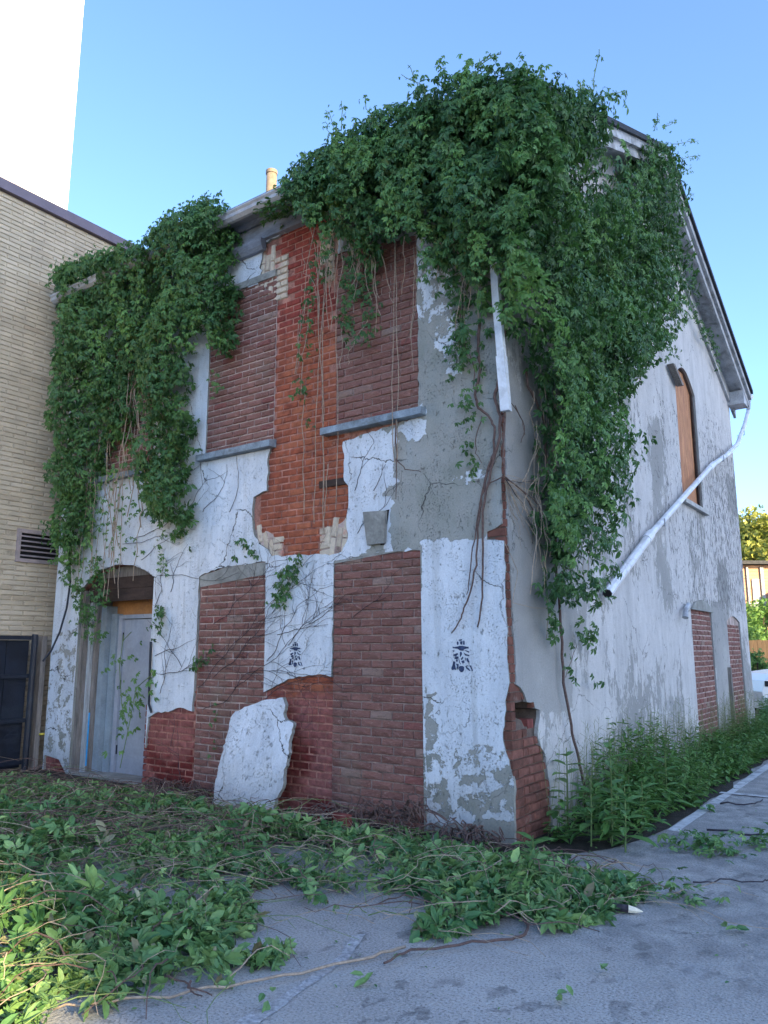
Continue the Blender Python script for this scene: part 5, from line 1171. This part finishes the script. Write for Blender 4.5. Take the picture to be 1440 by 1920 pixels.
def at(px, dist):
    d = ray(px, 1217); L_ = math.hypot(d[0], d[1]); return (CX + d[0] / L_ * dist, CY + d[1] / L_ * dist)
def cross_frame(px, dist):
    x, y = at(px, dist); return x, y
RT = Vector((.8126, .5828, 0)); FW = Vector((-.5828, .8126, 0))
def boxf(m, o, r0, r1, f0, f1, z0, z1, mi=0):
    o = Vector((o[0], o[1], 0)); vs = [o + RT * r_ + FW * f_ + Vector((0, 0, z)) for z in (z0, z1) for r_, f_ in ((r0, f0), (r1, f0), (r1, f1), (r0, f1))]
    m.add(vs, [(0, 3, 2, 1), (4, 5, 6, 7), (0, 1, 5, 4), (1, 2, 6, 5), (2, 3, 7, 6), (3, 0, 4, 7)], mi); return m
o_ = at(1396, 42); HS = thing('sunlit_house', 'orange brown sided house in sunlight beyond the rear corner of the building', 'house', (o_[0], o_[1], 0))
M['siding'] = simple('tan_orange_siding', (.42, .25, .16), .12, 3); M['hbrick'] = simple('pink_house_brick', (.42, .22, .15), .3, 8)
m = MB(); boxf(m, o_, -3, 12, 0, 9, 0, 2.7); m.build('lower_wall', M['hbrick'], HS)
for i in range(18): m = MB(); boxf(m, o_, -3.05, 12.05, -.06, 9.05, 2.72 + i * .165, 2.72 + i * .165 + .155); m.build('siding_board', M['siding'], HS)
m = MB(); oo = Vector((o_[0], o_[1], 0)); ridge = [oo + RT * r_ + FW * f_ + Vector((0, 0, z)) for r_, f_, z in ((-3.4, -.5, 5.7), (12.4, -.5, 5.7), (12.4, 4.5, 6.1), (-3.4, 4.5, 6.1), (-3.4, 9.5, 5.7), (12.4, 9.5, 5.7))]
m.add(ridge + [v + Vector((0, 0, .18)) for v in ridge], [(0, 1, 2, 3), (3, 2, 5, 4), (6, 9, 8, 7), (9, 10, 11, 8), (0, 6, 7, 1), (4, 5, 11, 10), (0, 3, 9, 6), (3, 4, 10, 9), (1, 7, 8, 2), (2, 8, 11, 5)]); m.build('roof', M['dark_edge'], HS)
for r0, r1, z0, z1 in ((1.05, 1.2, 2.7, 5.6), (.35, .45, 2.7, 5.6)): m = MB(); boxf(m, o_, r0, r1, -.14, -.07, z0, z1); m.build('corner_trim', M['pale_trim'], HS)
m = MB(); boxf(m, o_, 1.55, 3.2, -.9, -.07, 3.1, 4.4); m.build('awning', M['dark_edge'], HS)
m = MB(); boxf(m, o_, .6, .95, -.12, -.07, 3.4, 5.0); m.build('window', M['pale_trim'], HS)
o_ = at(1392, 30); FN = thing('wooden_fence', 'orange wooden board fence glowing in sunlight at the right edge', 'fence', (o_[0], o_[1], 0)); M['fence'] = simple('orange_fence_board', (.50, .26, .10), .2, 4, st=(3, 3, .4))
for i in range(40): m = MB(); boxf(m, o_, -2 + i * .15, -2 + i * .15 + .14, 0, .02, .15, 1.85 + .01 * (i % 3)); m.build('board', M['fence'], FN)
for z in (.4, 1.5): m = MB(); boxf(m, o_, -2, 4, .022, .07, z, z + .09); m.build('rail', M['fence'], FN)
def crown(name, px, dist, zc, rx, rz, n, mat, lab, cat, size, trunk_=True, tb=0.):
    x, y = at(px, dist); o = thing(name, lab, cat, (x, y, 0)); c = rng.normal(0, 1, (26, 3)); c = norm(c) * rng.uniform(.35, .85, (26, 1))
    k = rng.integers(0, 26, n); P = c[k] + norm(rng.normal(0, 1, (n, 3))) * rng.uniform(.1, .36, (n, 1)); P = P * np.array([rx, rx, rz]) + np.array([x, y, zc])
    P[:, 2] = np.clip(P[:, 2], .1, None); leaves('crown', P, frames(rng.normal(0, 1, (n, 3)), norm(c[k]) + rng.normal(0, .5, (n, 3)) + np.array([0, 0, .4])), rng.uniform(size * .6, size, n), np.clip(rng.random(n) * .8 + tb, 0, .99), mat, o)
    m = MB(); m.tube([(x, y, 0), (x, y, zc * .6), (x + .2, y, zc)], [rx * .06 + .05, rx * .05 + .03, .03], 7)
    for i in range(5): a = i * 1.3; m.tube([(x, y, zc * .5), (x + rx * .5 * math.cos(a), y + rx * .5 * math.sin(a), zc + rz * .3)], [.05, .02], 5)
    m.build('trunk', M['bark'], o)
crown('broadleaf_tree', 1425, 62, 9.0, 3.6, 3.4, 5000, M['leafsun'], 'pale yellow green sunlit tree rising behind the orange house', 'tree', .45)
crown('broadleaf_tree', 1470, 58, 7.5, 4.2, 3.4, 5000, M['leafsun'], 'brighter green tree behind the house roof at the frame edge', 'tree', .45, tb=.1)
crown('shrub', 1425, 34, 2.4, 1.5, 1.2, 4200, M['leafweed'], 'rounded green shrub above the orange fence', 'shrub', .16, tb=.25)
crown('shrub', 1414, 27, .9, .45, .8, 1500, M['leafweed'], 'small shrub in front of the orange fence beside the building', 'shrub', .12, tb=.15)
# parked car
o_ = at(1424, 19.5); o_ = (o_[0], o_[1]); CR = thing('parked_car', 'white car parked behind the building at the right edge', 'car', (o_[0], o_[1], 0))
oo = Vector((o_[0], o_[1], 0)); M['car'] = simple('white_car_paint', (.75, .76, .78), .02, 2, .25, .6); M['glass'] = simple('dark_car_glass', (.01, .012, .015), .05, 2, .1, .7); M['tyre'] = simple('black_tyre', (.012, .012, .013), .2, 10); M['rim'] = simple('grey_rim', (.4, .41, .43), .1, 9, .35, .5, .6)
prof = [(0, .35), (-.02, .6), (.05, .85), (.35, .98), (1.15, 1.08), (1.75, 1.55), (3.2, 1.58), (4.0, 1.1), (4.35, 1.0), (4.42, .4)]
arch_ = lambda cx0: [(cx0 + .42 * math.cos(a), .33 + .42 * math.sin(a)) for a in [math.pi * i / 8 for i in range(9)]]
low = [(4.42, .22)] + arch_(3.55) + arch_(.82) + [(.0, .22)]
full = prof + low; n = len(full)
T_, _e, F_, *_r = delaunay_2d_cdt([Vector(p) for p in full], [(i, (i + 1) % n) for i in range(n)], [], 1, 1e-6)
m = MB(); tv = [(v.x, v.y) for v in T_]
m.add([oo + RT * r_ + FW * f_ + Vector((0, 0, z)) for f_ in (0, 1.75) for r_, z in tv], [tuple(f) for f in F_] + [tuple(len(tv) + i for i in f[::-1]) for f in F_] + [(i, (i + 1) % n, n + (i + 1) % n, n + i)[::-1] for i in range(n)]); m.build('body', M['car'], CR)
for cx0 in (.82, 3.55):
    for f_ in (-.01, 1.56):
        c = oo + RT * cx0 + FW * f_ + Vector((0, 0, .33)); m = MB(); m.tube([c, c + FW * .2], .33, 24); wl_ = m.build('wheel', M['tyre'], CR); m = MB(); m.tube([c - FW * .012, c + FW * .005], .20, 16); m.build('rim', M['rim'], wl_)
m = MB(); m.add([oo + RT * r_ + FW * -.012 + Vector((0, 0, z)) for r_, z in ((1.3, 1.1), (3.8, 1.12), (3.15, 1.5), (1.8, 1.48))], [(0, 1, 2, 3)]); m.build('side_window', M['glass'], CR)
m = MB(); boxf(m, o_, .05, .35, -.02, .2, .72, .84); m.build('headlight', M['glass'], CR)
boxf(MB(), o_, 1.3, 1.5, -.16, -.02, 1.05, 1.2).build('mirror', M['black'], CR)

# ------------------------------------------------------------------ unseen blocks added behind the viewer to shade the whole yard
GAPQ0, GAPQ1 = -5.2, -3.66; U = SUN_H; Wd = Vector((-SUN_H.y, SUN_H.x, 0))  # gap between the added blocks, placed to drop a sun patch on the heap
def block(q0, q1, dist, depth, h, lab, name='shade_block'):
    o = thing(name, lab, 'building', tuple(U * dist + Wd * ((q0 + q1) / 2))); m = MB()
    vs = [U * u + Wd * q_ + Vector((0, 0, z)) for z in (0, h) for u, q_ in ((dist, q0), (dist + depth, q0), (dist + depth, q1), (dist, q1))]
    m.add(vs, [(0, 1, 2, 3), (7, 6, 5, 4), (0, 4, 5, 1), (1, 5, 6, 2), (2, 6, 7, 3), (3, 7, 4, 0)]); m.build('wall', M['pale_trim'], o)
    m = MB(); 
    for fl in range(int(h // 3.3)):
        k = 0; q_ = q0 + 1.2
        while q_ + 1.4 < q1:
            z = 1 + fl * 3.3; v = [U * (dist - .02) + Wd * a + Vector((0, 0, b)) for a, b in ((q_, z), (q_ + 1.4, z), (q_ + 1.4, z + 1.6), (q_, z + 1.6))]; m.add(v, [(0, 1, 2, 3)]); q_ += 3
    m.build('windows', M['glass'], o, kind='stuff')
SA = GAPQ1
block(SA, 25, 58, 6, 29, 'unseen pale block added behind the viewer to shade the yard')
block(-22, GAPQ0, 58, 6, 29, 'second unseen shade block added beyond the narrow gap that lets a sunbeam through')
